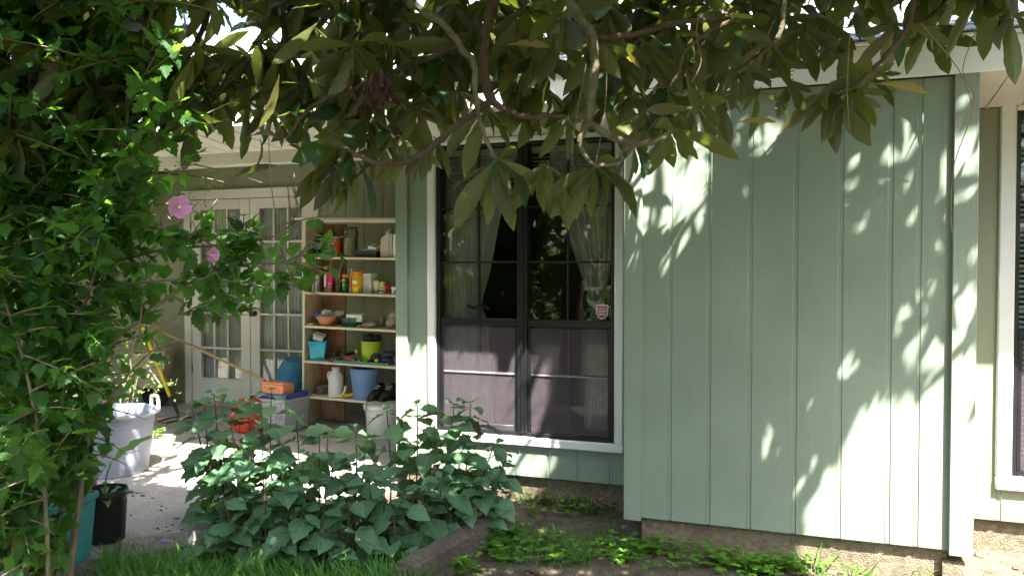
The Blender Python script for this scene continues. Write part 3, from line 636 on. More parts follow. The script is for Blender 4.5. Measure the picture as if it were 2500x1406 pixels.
t, w = put('spray_bottle', 'thin orange pump bottle with black lettering on the bottle shelf', 'bottle', 846, 858, 3, .09); h = ppm(40); r = w/2
cyl(t, 'bottle', P['orange'], w, 0, h); cyl(t, 'neck', P['cream'], w*.5, h, h+.02, 12); MB().tube([(0, 0, h+.02), (0, 0, h+.055)], .003).box(-.006, .012, -.005, .005, h+.05, h+.06).build('pump', P['white'], t); band(t, 'label', P['cream'], r, .01, .05, -.9, .7); band(t, 'label', P['peach'], r, .07, .13, -.9, .7)
text('MOS', .021, 'lettering', P['black'], t, (-.002, -r-.002, .105), (R(90), 0, 0)); text('SPR', .021, 'lettering', P['black'], t, (-.002, -r-.002, .082), (R(90), 0, 0))
t, w = put('yellow_canister', 'mustard yellow canister with orange lid on the bottle shelf', 'canister', 855, 885, 3, .08); h = ppm(52); r = w/2
cyl(t, 'can', P['mustard'], w, 0, h*.86); cyl(t, 'lid', P['orange'], w*1.04, h*.86+.001, h); band(t, 'label', P['cream'], r, h*.42, h*.58, -.9, .35); band(t, 'label', P['yellow'], r, h*.04, h*.26, -1., .5); band(t, 'stripe', P['yellow'], r, h*.74, h*.76, -1.2, 1.2); band(t, 'stripe', P['yellow'], r, h*.80, h*.815, -1.2, 1.2); band(t, 'barcode', P['grey'], r, h*.05, h*.24, .55, .95)
t, w = put('carton', 'white and grey carton with blue edge on the bottle shelf', 'carton', 880, 912, 3, .10, R(-18)); h = ppm(48)
MB().box(-.048, .07, -.045, .045, 0, h).build('box', P['card'], t, bevel=.002); box('white_face', P['white'], t, -.0487, -.0482, -.044, .036, .004, h-.004); box('blue_edge', P['bluelid'], t, -.0485, -.038, -.0456, -.0452, .001, h-.001)
for i in range(9): box('print_line', P['grey'], t, -.03, .06, -.0457, -.0453, .02+i*.016, .025+i*.016)
t, w = put('shaker', 'cream cylinder with green lid on the bottle shelf', 'shaker', 907, 924, 3, .08); h = ppm(35); cyl(t, 'can', P['cream'], w, 0, h*.86); cyl(t, 'lid', P['green'], w*1.02, h*.86+.001, h); band(t, 'print', P['teal'], w/2, .006, .03, -1, .9); swoosh(t, 'print', P['grey'], w/2, [(-.6, .03), (-.1, .03), (-.1, .05), (-.5, .055)])
t, w = put('pill_bottle', 'small white bottle with yellow cap on the bottle shelf', 'bottle', 921, 936, 3, .06); h = ppm(29); r = w/2
MB().lathe([(0, 0), (r, 0), (r, h*.66), (r*.8, h*.76), (0, h*.76)], 20).build('bottle', P['white'], t); cyl(t, 'cap', P['yellow'], w*.82, h*.76+.001, h); band(t, 'label', P['cream'], r, h*.1, h*.6, -1.3, 1.3); band(t, 'print', P['dgreen'], r, h*.2, h*.34, -.8, .8, .001); band(t, 'print', P['dgreen'], r, h*.48, h*.54, -.6, .7, .001)
t, w = put('orange_scoop', 'orange plastic scoop lying at the right of the bottle shelf', 'scoop', 936, 957, 3, .09); MB().lathe([(.012, -.04), (.02, 0), (.04, .03), (.045, .045), (.04, .045), (0, .02)], 16, T(.0, 0, .047, R(0), R(-70))).tube([(.03, 0, .02), (.08, .03, .015)], .008).build('scoop', P['red'], t)
t, w = put('small_tub', 'small white tub with blue print at the right of the bottle shelf', 'tub', 950, 969, 3, .05); cyl(t, 'tub', P['white'], w*.9, 0, ppm(13)); cyl(t, 'lid', P['white'], w, ppm(13)+.001, ppm(18)); band(t, 'print', P['bluelid'], w*.45, .008, .04, .2, 1.0)
t, w = put('green_bottle', 'dark green bottle in the shadow by the corner board', 'bottle', 957, 975, 3, .2); MB().lathe([(0, 0), (w/2, 0), (w/2, .11), (.012, .16), (.012, .2), (0, .2)], 16).build('bottle', P['dgreen'], t)
# --- row C
t, w = put('sponge', 'thin yellow sponge block at the left edge of the bowl shelf', 'sponge', 748, 765, 2, .05); MB().box(-w/2, w/2, -.03, .03, 0, ppm(5)).build('block', P['cream'], t, bevel=.003)
t, w = put('terracotta_bowl', 'orange terracotta bowl filled with bottles and wrappings', 'bowl', 771, 821, 2, .10); r = w/2; h = ppm(23)
MB().lathe([(r*.62, 0), (r*.85, h*.25), (r*.98, h*.75), (r, h), (r*.94, h), (r*.9, h*.7), (r*.6, .02), (0, .018)], 28).build('bowl', P['terra'], t)
t2 = thing('blue_bottle', 'blue bottle with white cap poking out of the terracotta bowl', 'bottle', t.location+Vector((-.05, -.01, .045)), (R(10), R(-40), 0)); cyl(t2, 'bottle', P['bluelid'], .055, 0, .08); band(t2, 'label', P['white'], .0275, .03, .05, -1.2, 1.2)
t2 = thing('crumpled_paper', 'crumpled white paper heaped in the terracotta bowl', 'paper', t.location+Vector((0, .0, .07))); crumple('paper', P['white'], t2, [(-.03, 0, .035, .035, 1, 1.1), (.0, .02, .05, .03, 1.2, .6)], 8); 
t2 = thing('plastic_wrap', 'grey plastic film bundled over the terracotta bowl', 'plastic wrap', t.location+Vector((.03, .0, .06))); crumple('film', P['film'], t2, [(.0, 0, .03, .05, 1.5, .7), (.08, .03, .05, .04, 1.6, .8)], 12)
t, w = put('green_bowl', 'dark green oval planter dish on the bowl shelf', 'dish', 822, 888, 2, .11); r = w/2; h = ppm(21)
MB().lathe([(r*.72, 0), (r*.98, h), (r, h), (r*.95, h-.004), (r*.7, .008), (0, .006)], 30, sy=.55).build('dish', P['dgreen'], t)
t2 = thing('white_basin', 'white rectangular basin sitting in the green dish', 'basin', t.location+Vector((.045, .0, h*.62)), (R(3), R(2), R(8))); W_, D_, H_ = .15, .10, .066
bb = MB().taper(W_*.92, D_*.9, W_, D_, .004)
for (x0, x1, y0, y1) in ((-W_/2, W_/2, -D_/2, -D_/2+.005), (-W_/2, W_/2, D_/2-.005, D_/2), (-W_/2, -W_/2+.005, -D_/2+.0055, D_/2-.0055), (W_/2-.005, W_/2, -D_/2+.0055, D_/2-.0055)): bb.box(x0, x1, y0, y1, .0042, H_)
bb.build('basin', P['white'], t2, bevel=.002)
t2 = thing('hose_nozzle', 'small dark green hose fitting in the green dish', 'hose fitting', t.location+Vector((-.07, -.01, h*.75)), (0, R(75), R(20))); cyl(t2, 'barrel', P['dgreen'], .04, 0, .08, 14); cyl(t2, 'collar', P['white'], .03, .081, .1, 14)
t, w = put('work_glove', 'cream canvas work glove crumpled on the bowl shelf', 'glove', 878, 912, 2, .07); crumple('glove', P['glove'], t, [(-.02, 0, .022, .035, 1.5, .6), (.04, -.01, .03, .028, 1.4, .6), (.02, .02, .035, .03, 1.6, .5)], 20)
for i in range(3): MB().tube([(-.05, -.03+.012*i, .012), (-.075, -.035+.016*i, .016), (-.09, -.03+.014*i, .010)], .009, 8).build('finger', P['glove'], t)
t, w = put('cloth_bundle', 'mauve cloth bundle beside the canvas glove', 'cloth', 898, 937, 2, .14); crumple('cloth', P['cloth'], t, [(-.02, 0, .035, .05, 1.5, .6), (.05, .0, .06, .045, 1, 1)], 31)
t, w = put('plastic_bag', 'clear bag of brown filling at the right of the bowl shelf', 'bag', 934, 972, 2, .09); crumple('film', P['film'], t, [(0, 0, .07, .06, .95, 1.2), (.015, 0, .12, .03, 1.2, 1)], 40); crumple('filling', P['bread'], t, [(0, 0, .045, .05, .9, .9)], 41)
# --- row D
t, w = put('turquoise_pail', 'square turquoise pail with wire handle on the tool shelf', 'pail', 747, 801, 1, .11, R(24)); h = ppm(46); w *= .80
MB().taper(w*.8, w*.75, w, w*.92, h).build('pail', P['turq'], t, bevel=.008); MB().box(-w*.52, w*.52, -w*.49, w*.49, h-.012, h+.002).build('rim', P['turq'], t, bevel=.004)
MB().tube(spline([(-w*.3, -w*.46, h*.9), (-w*.45, -w*.53, h*.62), (-w*.55, -w*.3, h*.5), (-w*.55, w*.1, h*.7)], 4), .002, 6).build('handle', M['black'], t); text('1E', .02, 'mark', P['black'], t, (-w*.18, -w*.475, h*.8), (R(84), 0, 0))
t2 = thing('battery_box', 'dark box with pale label tipped into the turquoise pail', 'box', t.location+Vector((.01, -.01, h-.01)), (R(20), R(18), R(15))); MB().box(-.05, .05, -.035, .035, 0, .075).build('box', P['navy'], t2, bevel=.004); box('label', P['card'], t2, -.046, .046, -.0358, -.0352, .03, .07); box('lid', P['card'], t2, -.051, .051, -.036, .036, .0755, .083)
t, w = put('lime_pot', 'lime green cylinder pot on the tool shelf', 'pot', 877, 929, 1, .16); h = ppm(52); r = w/2; MB().lathe([(r*.86, 0), (r*.98, h), (r, h), (r*.93, h), (r*.8, .01), (0, .01)], 30).build('pot', P['lime'], t)
t2 = thing('black_bag', 'black plastic bag stuffed in the lime green pot', 'bag', t.location+Vector((0, 0, h-.03))); crumple('bag', P['black'], t2, [(-.01, 0, .045, .06, 1.2, .9), (.05, .01, .05, .05, 1, .8)], 50)
t, w = put('green_tray', 'long flat green tray at the front of the tool shelf', 'tray', 812, 958, 1, .06); MB().box(-w/2, w/2, -.045, .06, 0, .004).box(-w/2, w/2, -.05, -.0455, 0, .02).box(-w/2, w/2, .0605, .065, 0, .02).box(-w/2, -w/2+.005, -.045, .06, .0042, .02).box(w/2-.005, w/2, -.045, .06, .0042, .02).build('tray', P['teal'], t, bevel=.001)
trayz = t.location.z+.012
def tool(name, label, cat, px0, py0, px1, py1, dep0, dep1):
    a, b_ = onY(px0, py0, s0.y+dep0), onY(px1, py1, s0.y+dep1); v = b_-a
    t = thing(name, label, cat, a); t.rotation_mode = 'QUATERNION'; t.rotation_quaternion = v.to_track_quat('Z', 'Y'); return t, v.length
t, ln = tool('hatchet', 'wooden handled hatchet lying across the green tray', 'hatchet', 880, 882, 818, 871, .02, .10)
MB().lathe([(0, 0), (.012, .002), (.017, .02), (.0125, .06), (.011, ln*.7), (.012, ln), (0, ln)], 12, sy=.75).build('handle', P['wood'], t); MB().prism([(-.015, 0), (.02, 0), (.035, .05), (-.03, .06)], -.008, .008, T(0, 0, ln-.02)).build('head', P['steel'], t)
t, ln = tool('red_shears', 'red handled shears lying on the tool shelf', 'shears', 868, 876, 822, 864, .05, .12)
MB().tube([(0, 0, 0), (.004, 0, ln*.4), (0, 0, ln*.75)], [.011, .012, .008]).build('red_grip', P['red'], t); MB().tube([(.03, 0, -.05), (.015, 0, -.01), (0, 0, .03)], .009).build('grip_end', P['black'], t); MB().tube([(0, 0, ln*.75), (-.01, .004, ln*1.1)], [.008, .002]).build('blade', P['steel'], t)
for i, (a, q) in enumerate((((870, 858, 846, 866), .12), ((920, 880, 900, 873), .03))):
    t, ln = tool('hand_tool', ('black grip with yellow end cap lying behind the red shears', 'black grip with yellow end cap at the front of the tool shelf')[i], 'hand tool', *a, q, q+.12)
    MB().lathe([(0, .004), (.017, .004), (.018, .03), (.013, .07), (.012, ln+.05), (0, ln+.05)], 14).build('grip', P['black'], t); MB().lathe([(0, -.006), (.012, -.004), (.018, .001), (.018, .0035), (0, .0035)], 14).build('end_cap', P['yellow'], t)
t, w = put('iron_clamp', 'dark iron clamp at the left front of the tool shelf', 'clamp', 805, 832, 1, .05); MB().tube([(-.04, -.02, .02), (-.02, -.01, .03), (.03, 0, .035), (.07, .02, .03)], [.012, .009, .008, .006]).tube([(-.04, -.02, .0), (-.035, -.02, .035)], .010).build('iron', P['steel'], t)
t, w = put('dark_gloves', 'dark blue work gloves heaped at the right of the tool shelf', 'gloves', 905, 965, 1, .14); crumple('gloves', P['dark'], t, [(-.06, -.03, .05, .05, 1.3, .8), (.02, 0, .07, .055, 1, .9), (.07, -.02, .09, .05, 1.1, .6), (.06, -.06, .035, .045, 1.4, .7)], 60)
for i in range(4): MB().tube([(-.08+.05*i, -.06, .03), (-.10+.05*i, -.085, .028), (-.11+.05*i, -.1, .018)], .011, 8).build('finger', P['dark'], t)
# --- row E
t, w = put('saucer_stack', 'stack of grey plant saucers on the bottom shelf', 'saucers', 766, 800, 0, .16)
sm = MB().lathe([(w*.42, 0), (w*.5, .014), (w*.49, .0142), (w*.4, .003), (0, .003)], 24).mesh('saucer')
for i in range(5): q = link_mesh('saucer', sm, P['cloth'] if i == 0 else None, t); q.location = (rnd.uniform(-.004, .004), 0, i*.0145)
t, w = put('white_jug', 'white ribbed jug with a loop handle on the bottom shelf', 'jug', 799, 836, 0, .09); h = ppm(72); r = w/2
prof = [(0, 0), (r*.94, 0), (r, .008)] + [(r*(.98 if i % 2 else 1.0), .02+.0125*i) for i in range(11)] + [(r, h*.66), (r*.9, h*.74), (r*.58, h*.84), (r*.52, h*.86), (r*.52, h*.9), (0, h*.9)]
MB().lathe(prof, 28).build('body', P['white'], t); cyl(t, 'cap', P['card'], r*1.14, h*.9+.001, h, 22); MB().tube(spline([(-r*.5, -r*.3, h*.82), (-r*.92, -r*.35, h*.80), (-r*1.02, -r*.3, h*.68), (-r*.93, -r*.2, h*.56)], 5), .008).build('handle', P['white'], t)
t, w = put('pruning_saw', 'cream and yellow folding pruning saw in front of the white jug', 'saw', 806, 866, 0, .03)
MB().tube(spline([(-.09, 0, .012, ), (-.05, 0, .014), (-.01, 0, .03), (.015, .0, .07), (.02, .0, .11)], 5), [.010]*20+[.013]).build('handle', P['cream'], t); MB().tube([(-.01, .0, .02), (.06, .03, .03), (.14, .08, .04)], [.016, .015, .012]).build('grip', P['mustard'], t)
t, w = put('blue_bucket', 'blue bucket with a rolled rim on the bottom shelf', 'bucket', 851, 926, 0, .13); h = ppm(73); r = w/2
MB().lathe([(r*.70, 0), (r*.72, .006), (r*.90, h*.74), (r*.93, h*.78), (r*.95, h*.96), (r, h*.97), (r, h), (r*.93, h), (r*.9, h*.75), (r*.69, .01), (0, .008)], 32).build('bucket', P['blue'], t); MB().box(-r*1.02, -r*.86, -.02, .02, h*.86, h*.99).build('handle_lug', P['blue'], t, bevel=.005)
MB().tube(spline([(-r*1.0, 0, h*.9), (-r*1.03, -r*.3, h*.97), (-r*.6, -r*.85, h*1.0), (0, -r*1.02, h*.985)], 5), .0025, 6).build('wire_handle', P['blue'], t)
for i, (a, q) in enumerate(((905, 929), (931, 962))):
    t, w = put('shoe', ('black leather shoe beside the blue bucket', 'black leather shoe next to the corner board')[i], 'shoe', a, q, 0, .10, R(4-10*i), 'pair of shoes on the bottom shelf')
    secs = [(-.12, .022, .03), (-.10, .038, .045), (-.05, .044, .06), (0, .038, .085), (.05, .034, .115), (.10, .036, .12), (.135, .026, .11)]
    b = MB(); n = 12; vs = []; fs = []
    for y, wx, hz in secs:
        for c in range(n):
            g = 2*math.pi*c/n; vs.append((wx*math.cos(g), y, .018+hz/2+hz/2*math.sin(g)))
    for a_ in range(len(secs)-1):
        for c in range(n): fs.append((a_*n+c, a_*n+(c+1) % n, (a_+1)*n+(c+1) % n, (a_+1)*n+c))
    fs.append(tuple(range(n))); fs.append(tuple((len(secs)-1)*n+c for c in range(n))[::-1])
    b.add(vs, fs).build('upper', P['shoe'], t, sub=1); MB().prism([(x*1.04, y) for x, y in ((-.03, -.125), (.03, -.125), (.046, -.07), (.036, .02), (.038, .12), (-.038, .12), (-.036, .02), (-.046, -.07))], 0, .022).build('sole', P['rubber'], t, bevel=.004)
    MB().tube([(-.028, -.01, .102), (.028, -.012, .102)], .004).tube([(-.03, .015, .118), (.03, .013, .118)], .004).build('laces', P['grey'], t); MB().lathe([(.024, 0), (.03, .006), (.024, .012), (.018, .006)], 14, T(0, .085, .128, R(-15)), sy=1.5).build('collar', P['shoe'], t)
# --- under the shelf
wp = onZ(925, 1066, PAT); t = thing('white_bucket', 'white bucket with lid under the bottom shelf', 'bucket', (wp.x, wp.y+.05, PAT)); r = .145; h = .26
MB().lathe([(0, 0), (r*.86, 0), (r*.9, .01), (r*.97, h*.85), (r, h*.86), (r, h*.9), (r*.97, h*.91), (r*.97, h), (0, h)], 30).build('pail', P['white'], t); MB().lathe([(0, h+.002), (r*1.04, h+.002), (r*1.05, h-.02), (r*1.08, h-.02), (r*1.08, h+.012), (r*1.0, h+.018), (0, h+.012)], 30).build('lid', P['white'], t)
MB().tube(spline([(-.05, -r*1.1, h+.09), (-.055, -r*1.12, h), (-.06, -r*1.1, .1), (-.05, -r*1.05, .02)], 5), .003, 6).build('cord', M['black'], t)
# ------------------------------------------------------------------ beside the shelf
bp_ = onZ(672, 1057, PAT); tl = thing('storage_tote', 'grey plastic storage tote with ribbed corners beside the shelf unit', 'tote', (bp_.x-.03, bp_.y+.17, PAT), (0, 0, R(-4))); TW, TD, TH = .30, .36, .29
MB().taper(TW*.88, TD*.88, TW, TD, TH).build('body', P['grey'], tl, bevel=.012); MB().box(-TW*.53, TW*.53, -TD*.53, TD*.53, TH-.02, TH+.004).build('rim', P['grey'], tl, bevel=.005)
for x in (-.13, -.115, .06, .08, .105, .12): MB().box(x-.004, x+.004, -TD*.50-.004, -TD*.47, .12, TH-.03).build('rib', P['grey'], tl)
tt = thing('blue_tray', 'shallow blue tray on top of the grey tote', 'tray', tl.location+Vector((.0, -.02, TH+.006)), (0, 0, R(-6)))
b = MB().taper(.30, .26, .31, .27, .006)
for q in ((-.165, .165, -.145, -.137), (-.165, .165, .137, .145), (-.165, -.157, -.1365, .1365), (.157, .165, -.1365, .1365)): b.box(*q, .0062, .045)
b.build('tray', P['navy'], tt, bevel=.003); 
tt = thing('orange_planter', 'faded orange ribbed window planter lying in the blue tray', 'planter', tl.location+Vector((-.01, -.06, TH+.02)), (0, 0, R(-3)))
MB().prism([(-.115, 0), (.115, 0), (.12, .11), (-.12, .12)], -.07, .09, RX).build('body', P['peach'], tt, bevel=.012); MB().box(-.127, .125, -.098, -.078, .112, .128).build('lip', P['peach'], tt, bevel=.004)
for i in range(15): MB().box(-.088+.012*i, -.083+.012*i, -.0925, -.0895, .03, .085).build('rib', P['peach'], tt)
pz = onZ(700, 1050, PAT); t = thing('blue_barrel', 'tilted blue plastic drum leaning between the tote and the shelf', 'drum', onY(712, 958, 6.62), (R(4), R(14), 0)); t.location.z = 0.30
MB().lathe([(0, 0), (.135, 0), (.14, .01), (.155, .05), (.16, .09), (.158, .1), (.17, .16), (.165, .2), (.160, .21), (.150, .25), (.12, .33), (.118, .335), (.10, .335), (0, .32)], 32).build('drum', P['barrel'], t); MB().lathe([(.161, .205), (.166, .21), (.161, .215)], 32).build('hoop', P['barrel'], t)
cr = thing('low_crate', 'dark crate standing behind the grey tote under the drum', 'crate', (t.location.x+.0, t.location.y+.03, PAT)); MB().taper(.3, .28, .32, .3, .21).build('crate', P['black'], cr, bevel=.006)
rp = onZ(588, 1058, PAT); t = thing('red_can', 'red plastic fuel can with ribs beside the grey tote', 'fuel can', (rp.x-.01, rp.y+.09, PAT), (0, 0, R(-12))); t.scale = (1.15, 1.1, 1.12)
MB().box(-.115, .115, -.09, .09, 0, .17).build('body', P['red'], t, bevel=.02); MB().box(-.02, .115, -.08, .08, .16, .26).build('shoulder', P['red'], t, bevel=.02); MB().tube([(-.09, 0, .16), (-.07, 0, .24), (.0, 0, .25)], .014).build('handle', P['red'], t)
for x in (-.07, -.025, .02): MB().box(x-.003, x+.003, -.0935, -.0895, .02, .15).build('rib', P['red'], t)
MB().lathe([(0, .258), (.022, .258), (.022, .285), (0, .285)], 14, T(.07, 0, 0)).build('cap', P['black'], t)
# bamboo rake leaning on the door, bow rake head on the floor, yellow handled fork, wheelbarrow
a, b_ = onY(352, 790, 6.84), onY(646, 928, 6.36); t = thing('bamboo_pole', 'bamboo pole leaning slantwise across the French doors', 'pole', b_)
pts = [Vector((0, 0, 0)).lerp(a-b_, i/24) for i in range(25)]; MB().tube(pts, [.014-.004*i/24 for i in range(25)], 8).build('cane', P['bamboo'], t)
for i in range(1, 8): q = pts[i*3]; MB().tube([q-(a-b_).normalized()*.004, q+(a-b_).normalized()*.004], .0165-.0005*i).build('node_ring', P['bamboo'], t)
k = onZ(405, 1046, PAT); k2 = onZ(470, 1030, PAT); t = thing('bow_rake', 'dark iron bow rake head lying teeth down on the porch floor', 'rake', k); v = k2-k
MB().tube([(0, 0, .05), v+Vector((0, 0, .05))], .009).build('bar', P['steel'], t)
for i in range(14): q = v*(i/13); MB().tube([q+Vector((0, 0, .05)), q+Vector((.02, -.02, .002))], [.006, .003], 6).build('tooth', P['steel'], t)
n_ = Vector((-v.y, v.x, 0)).normalized(); MB().tube(spline([(0, 0, .05), tuple(n_*.12+v*.1+Vector((0, 0, .05))), tuple(n_*.16+v*.5+Vector((0, 0, .045))), tuple(n_*.12+v*.9+Vector((0, 0, .05))), tuple(v+Vector((0, 0, .05)))], 4), .006, 6).build('bow', P['steel'], t); MB().tube([n_*.16+v*.5+Vector((0, 0, .045)), n_*.6+v*.3+Vector((0, 0, .03))], .012).build('handle', P['wood'], t)
a, b_, c_ = onY(345, 790, 6.15), onY(415, 968, 6.15), onY(436, 1010, 6.15); t = thing('garden_fork', 'yellow shafted garden fork leaning by the left door', 'garden fork', c_)
MB().tube([a-c_, b_-c_], .0165, 10).build('shaft', P['yellow'], t); MB().tube([b_-c_, (c_-c_)], [.02, .013], 10).build('ferrule', P['black'], t); MB().tube([(0, 0, 0), (0, 0, -.01)], .012).build('neck', P['steel'], t)
dn = (c_-b_).normalized(); sdv = dn.cross(Vector((0, 1, 0))).normalized()
for i in (-1.5, -.5, .5, 1.5): MB().tube([sdv*.02*i, sdv*.035*i+dn*.05, sdv*.035*i+dn*.13], [.006, .005, .002], 6).build('tine', P['steel'], t)
wb = onZ(345, 1010, PAT); t = thing('wheelbarrow', 'old cream wheelbarrow with a black tyre tipped up by the porch wall', 'wheelbarrow', (wb.x-.16, wb.y+.36, PAT), (0, 0, R(28))); t.scale = (.68, .68, .68)
wc = T(0, 0, .2, R(90))
wh = MB().lathe([(.11, -.03), (.17, -.045), (.2, -.03), (.2, .03), (.17, .045), (.11, .03)], 28, wc).build('tyre', P['rubber'], t); MB().lathe([(0, -.03), (.03, -.03), (.035, -.01), (.1, -.012), (.112, -.026), (.112, .026), (.1, .012), (.035, .01), (.03, .03), (0, .03)], 24, wc).build('hub', P['barrow'], t)
tr = [(-.28, -.30, .95), (.22, -.30, 1.0), (.22, .30, 1.0), (-.28, .30, .95)]; lo = [(-.22, -.2, .45), (.12, -.2, .42), (.12, .2, .42), (-.22, .2, .45)]
MB().add([(x, y, z-.12) for x, y, z in lo] + [(x, y, z-.12) for x, y, z in tr] + [(x*.96, y*.96, z-.10) for x, y, z in lo], [(0, 1, 5, 4), (1, 2, 6, 5), (2, 3, 7, 6), (3, 0, 4, 7), (3, 2, 1, 0)]).build('tray', P['barrow'], t)
for s in (-1, 1): MB().tube([(0, .06*s, .2), (.0, .2*s, .45), (-.1, .26*s, 1.25)], .016).build('handle', P['wood'], t); MB().tube([(0, .05*s, .2), (.2, .2*s, .3), (.25, .2*s, .42)], .010).build('strut', P['steel'], t)
# potting bench glimpsed behind the shrub
tb = thing('potting_bench', 'white topped potting bench behind the flowering shrub', 'bench', (-7.35, 5.75, PAT)); 
box('top', M['white'], tb, -1.1, 1.0, -.3, .3, 1.43, 1.475, bevel=.004); box('back_rail', M['white'], tb, -1.1, 1.0, .27, .3, 1.53, 1.58, bevel=.004)
for x in (-1.05, .92): 
    for y in (-.26, .24): box('leg', M['ply'], tb, x, x+.06, y, y+.06, 0, 1.429)
box('lower_shelf', P['bread'], tb, -1.0, .9, -.25, .25, 1.10, 1.13)
t = thing('blue_bin', 'dark blue bin on the potting bench', 'bin', (-6.75, 5.72, PAT+1.4755)); MB().taper(.24, .2, .28, .24, .22).build('bin', P['navy'], t, bevel=.01); MB().taper(.29, .25, .27, .23, .03, z0=.221).build('lid', P['grey'], t, bevel=.004)
t = thing('dark_box', 'dark low box at the left end of the potting bench', 'box', (-7.9, 5.6, PAT+1.4755)); MB().box(-.25, .25, -.12, .12, 0, .04).box(-.23, .2, -.1, .1, .041, .075).build('box', P['black'], t, bevel=.004)
# ------------------------------------------------------------------ tub and pots on the patio
tp = onZ(272, 1150, PAT); t = thing('plastic_tub', 'large grey blue plastic tub with rope handles on the sunny patio', 'tub', (tp.x, tp.y, PAT)); r = .30; h = .43
MB().lathe([(r*.78, 0), (r*.80, .006), (r*.86, h*.40), (r*.875, h*.405), (r*.925, h*.78), (r*.94, h*.785), (r*.955, h*.94), (r*1.06, h*.945), (r*1.08, h*.975), (r*1.06, h), (r*.96, h), (r*.94, h*.96), (r*.90, h*.78), (r*.76, .02), (0, .018)], 40).build('tub', P['tub'], t)
for s in (1,): MB().tube(spline([(r*.30*s, r*.95, h*.96), (r*.28*s, r*.98, h+.05), (r*.45*s, r*.9, h+.075), (r*.68*s, r*.76, h+.06), (r*.74*s, r*.72, h*.96)], 5), .012).build('rope_handle', P['rope'], t)
bk = onZ(258, 1316, PAT); t = thing('black_pot', 'ribbed black nursery pot on the patio', 'pot', (bk.x, bk.y, PAT)); r = .108; h = .27
MB().lathe([(r*.84, 0), (r*.86, .005), (r*.98, h*.88), (r*1.05, h*.885), (r*1.06, h*.95), (r*1.02, h), (r*.96, h), (r*.95, h*.8), (0, h*.8)], 44, rib=.014).build('pot', P['black'], t); MB().lathe([(0, h*.83), (r*.94, h*.81)], 24).build('soil', M['soil'], t)
POT1 = t.location.copy(); POT1.z += h*.82
b2 = onZ(190, 1262, PAT); t = thing('black_pot', 'second black pot half hidden behind the teal planter', 'pot', (b2.x, b2.y, PAT)); MB().lathe([(r*.84, 0), (r*.98, h*1.05), (r*1.05, h*1.06), (r*1.05, h*1.15), (r*.96, h*1.15), (r*.95, h*.9), (0, h*.9)], 40, rib=.014).build('pot', P['black'], t); POT3 = t.location.copy()+Vector((0, 0, h))
b3 = onZ(150, 1376, PAT); t = thing('teal_planter', 'square teal planter at the foot of the flowering shrub', 'planter', (b3.x, b3.y, PAT), (0, 0, R(14))); h = .33
MB().taper(.19, .19, .235, .235, h).build('planter', P['teal'], t, bevel=.014); MB().box(-.122, .122, -.122, .122, h-.035, h+.001).build('rim', P['teal'], t, bevel=.006); box('soil', M['soil'], t, -.11, .11, -.11, .11, h+.0015, h+.004); POT2 = t.location.copy()+Vector((0, 0, h))
dp = onZ(392, 1088, PAT); t = thing('planter_dish', 'low pale planter dish with a small yellow green plant', 'planter', (dp.x, dp.y, PAT)); MB().lathe([(.10, 0), (.125, .06), (.128, .075), (.118, .075), (.1, .06), (0, .06)], 26, sy=.8).build('dish', P['pale'], t); POT4 = t.location.copy()+Vector((-.03, 0, .065))
# timber edging
a, b_ = onZ(985, 1452, .0), onZ(1228, 1300, .0)
t = thing('landscape_timber', 'weathered grey landscape timber edging the shrub bed', 'timber', (a.x, a.y, .0)); v = b_-a; ang = math.atan2(v.y, v.x)
tb_ = MB(); n = 18; vs = []; fs = []; prof = [(-.045, -.03), (.045, -.03), (.05, .0), (.045, .07), (.02, .082), (-.02, .082), (-.045, .07), (-.05, .0)]
for i in range(n+1):
    for q, (yy, zz) in enumerate(prof): vs.append((v.length*i/n, 1.35*yy*(1+.08*mn.noise(Vector((i*.7, q*1.3, 0)))), 1.85*zz+.008*mn.noise(Vector((i*.5, q, 7)))))
for i in range(n):
    for q in range(8): fs.append((i*8+q, (i+1)*8+q, (i+1)*8+(q+1) % 8, i*8+(q+1) % 8))
fs += [tuple(range(8))[::-1], tuple(n*8+q for q in range(8))]
tb_.add(vs, fs, Matrix.Rotation(ang, 4, 'Z')).build('beam', M['timber'], t)
# ------------------------------------------------------------------ leaves
def leaf_tpl(prof, fold=.25, arch=.3, wave=.0, twist=0.):
    """prof: (y, half width); a strip either side of the midrib; bends down by arch"""
    wm = max(w for _, w in prof); V = []; UV = []
    for i, (y, w) in enumerate(prof):
        a = arch*y; yy = math.sin(a)/arch if abs(arch) > 1e-4 else y; zz = -(1-math.cos(a))/arch if abs(arch) > 1e-4 else 0
        tw = twist*y; dz = wave*math.sin(i*2.1)*w
        for s in (-1, 0, 1):
            V.append((s*w*math.cos(tw), yy, zz + abs(s)*w*fold + s*w*math.sin(tw) + s*dz)); UV.append((.5+.5*s*w/wm, y))
    F = []
    for i in range(len(prof)-1):
        b = 3*i; F += [(b, b+1, b+4, b+3), (b+1, b+2, b+5, b+4)]
    return np.array(V, np.float32), F, UV
def ser(pts, n, amp):
    out = []
    for i in range(n+1):
        t = i/n; w = np.interp(t, [p[0] for p in pts], [p[1] for p in pts]); out.append((t, max(.004, w*(1+(amp if i % 2 else -amp))) if 0 < i < n else w))
    return out
LOQ = [(0, .008), (.06, .014), (.2, .055), (.4, .10), (.58, .125), (.74, .112), (.88, .07), (1, .002)]
HIB = [(0, .01), (.12, .012), (.17, .15), (.28, .27), (.36, .25), (.5, .36), (.54, .22), (.66, .24), (.70, .15), (.82, .14), (.86, .08), (1, .002)]
BRD = [(0, .006), (.06, .02), (.12, .12), (.2, .22), (.32, .30), (.46, .325), (.6, .295), (.74, .215), (.85, .12), (.94, .045), (1, .002)]
SML = [(0, .02), (.25, .17), (.5, .22), (.75, .14), (1, .002)]
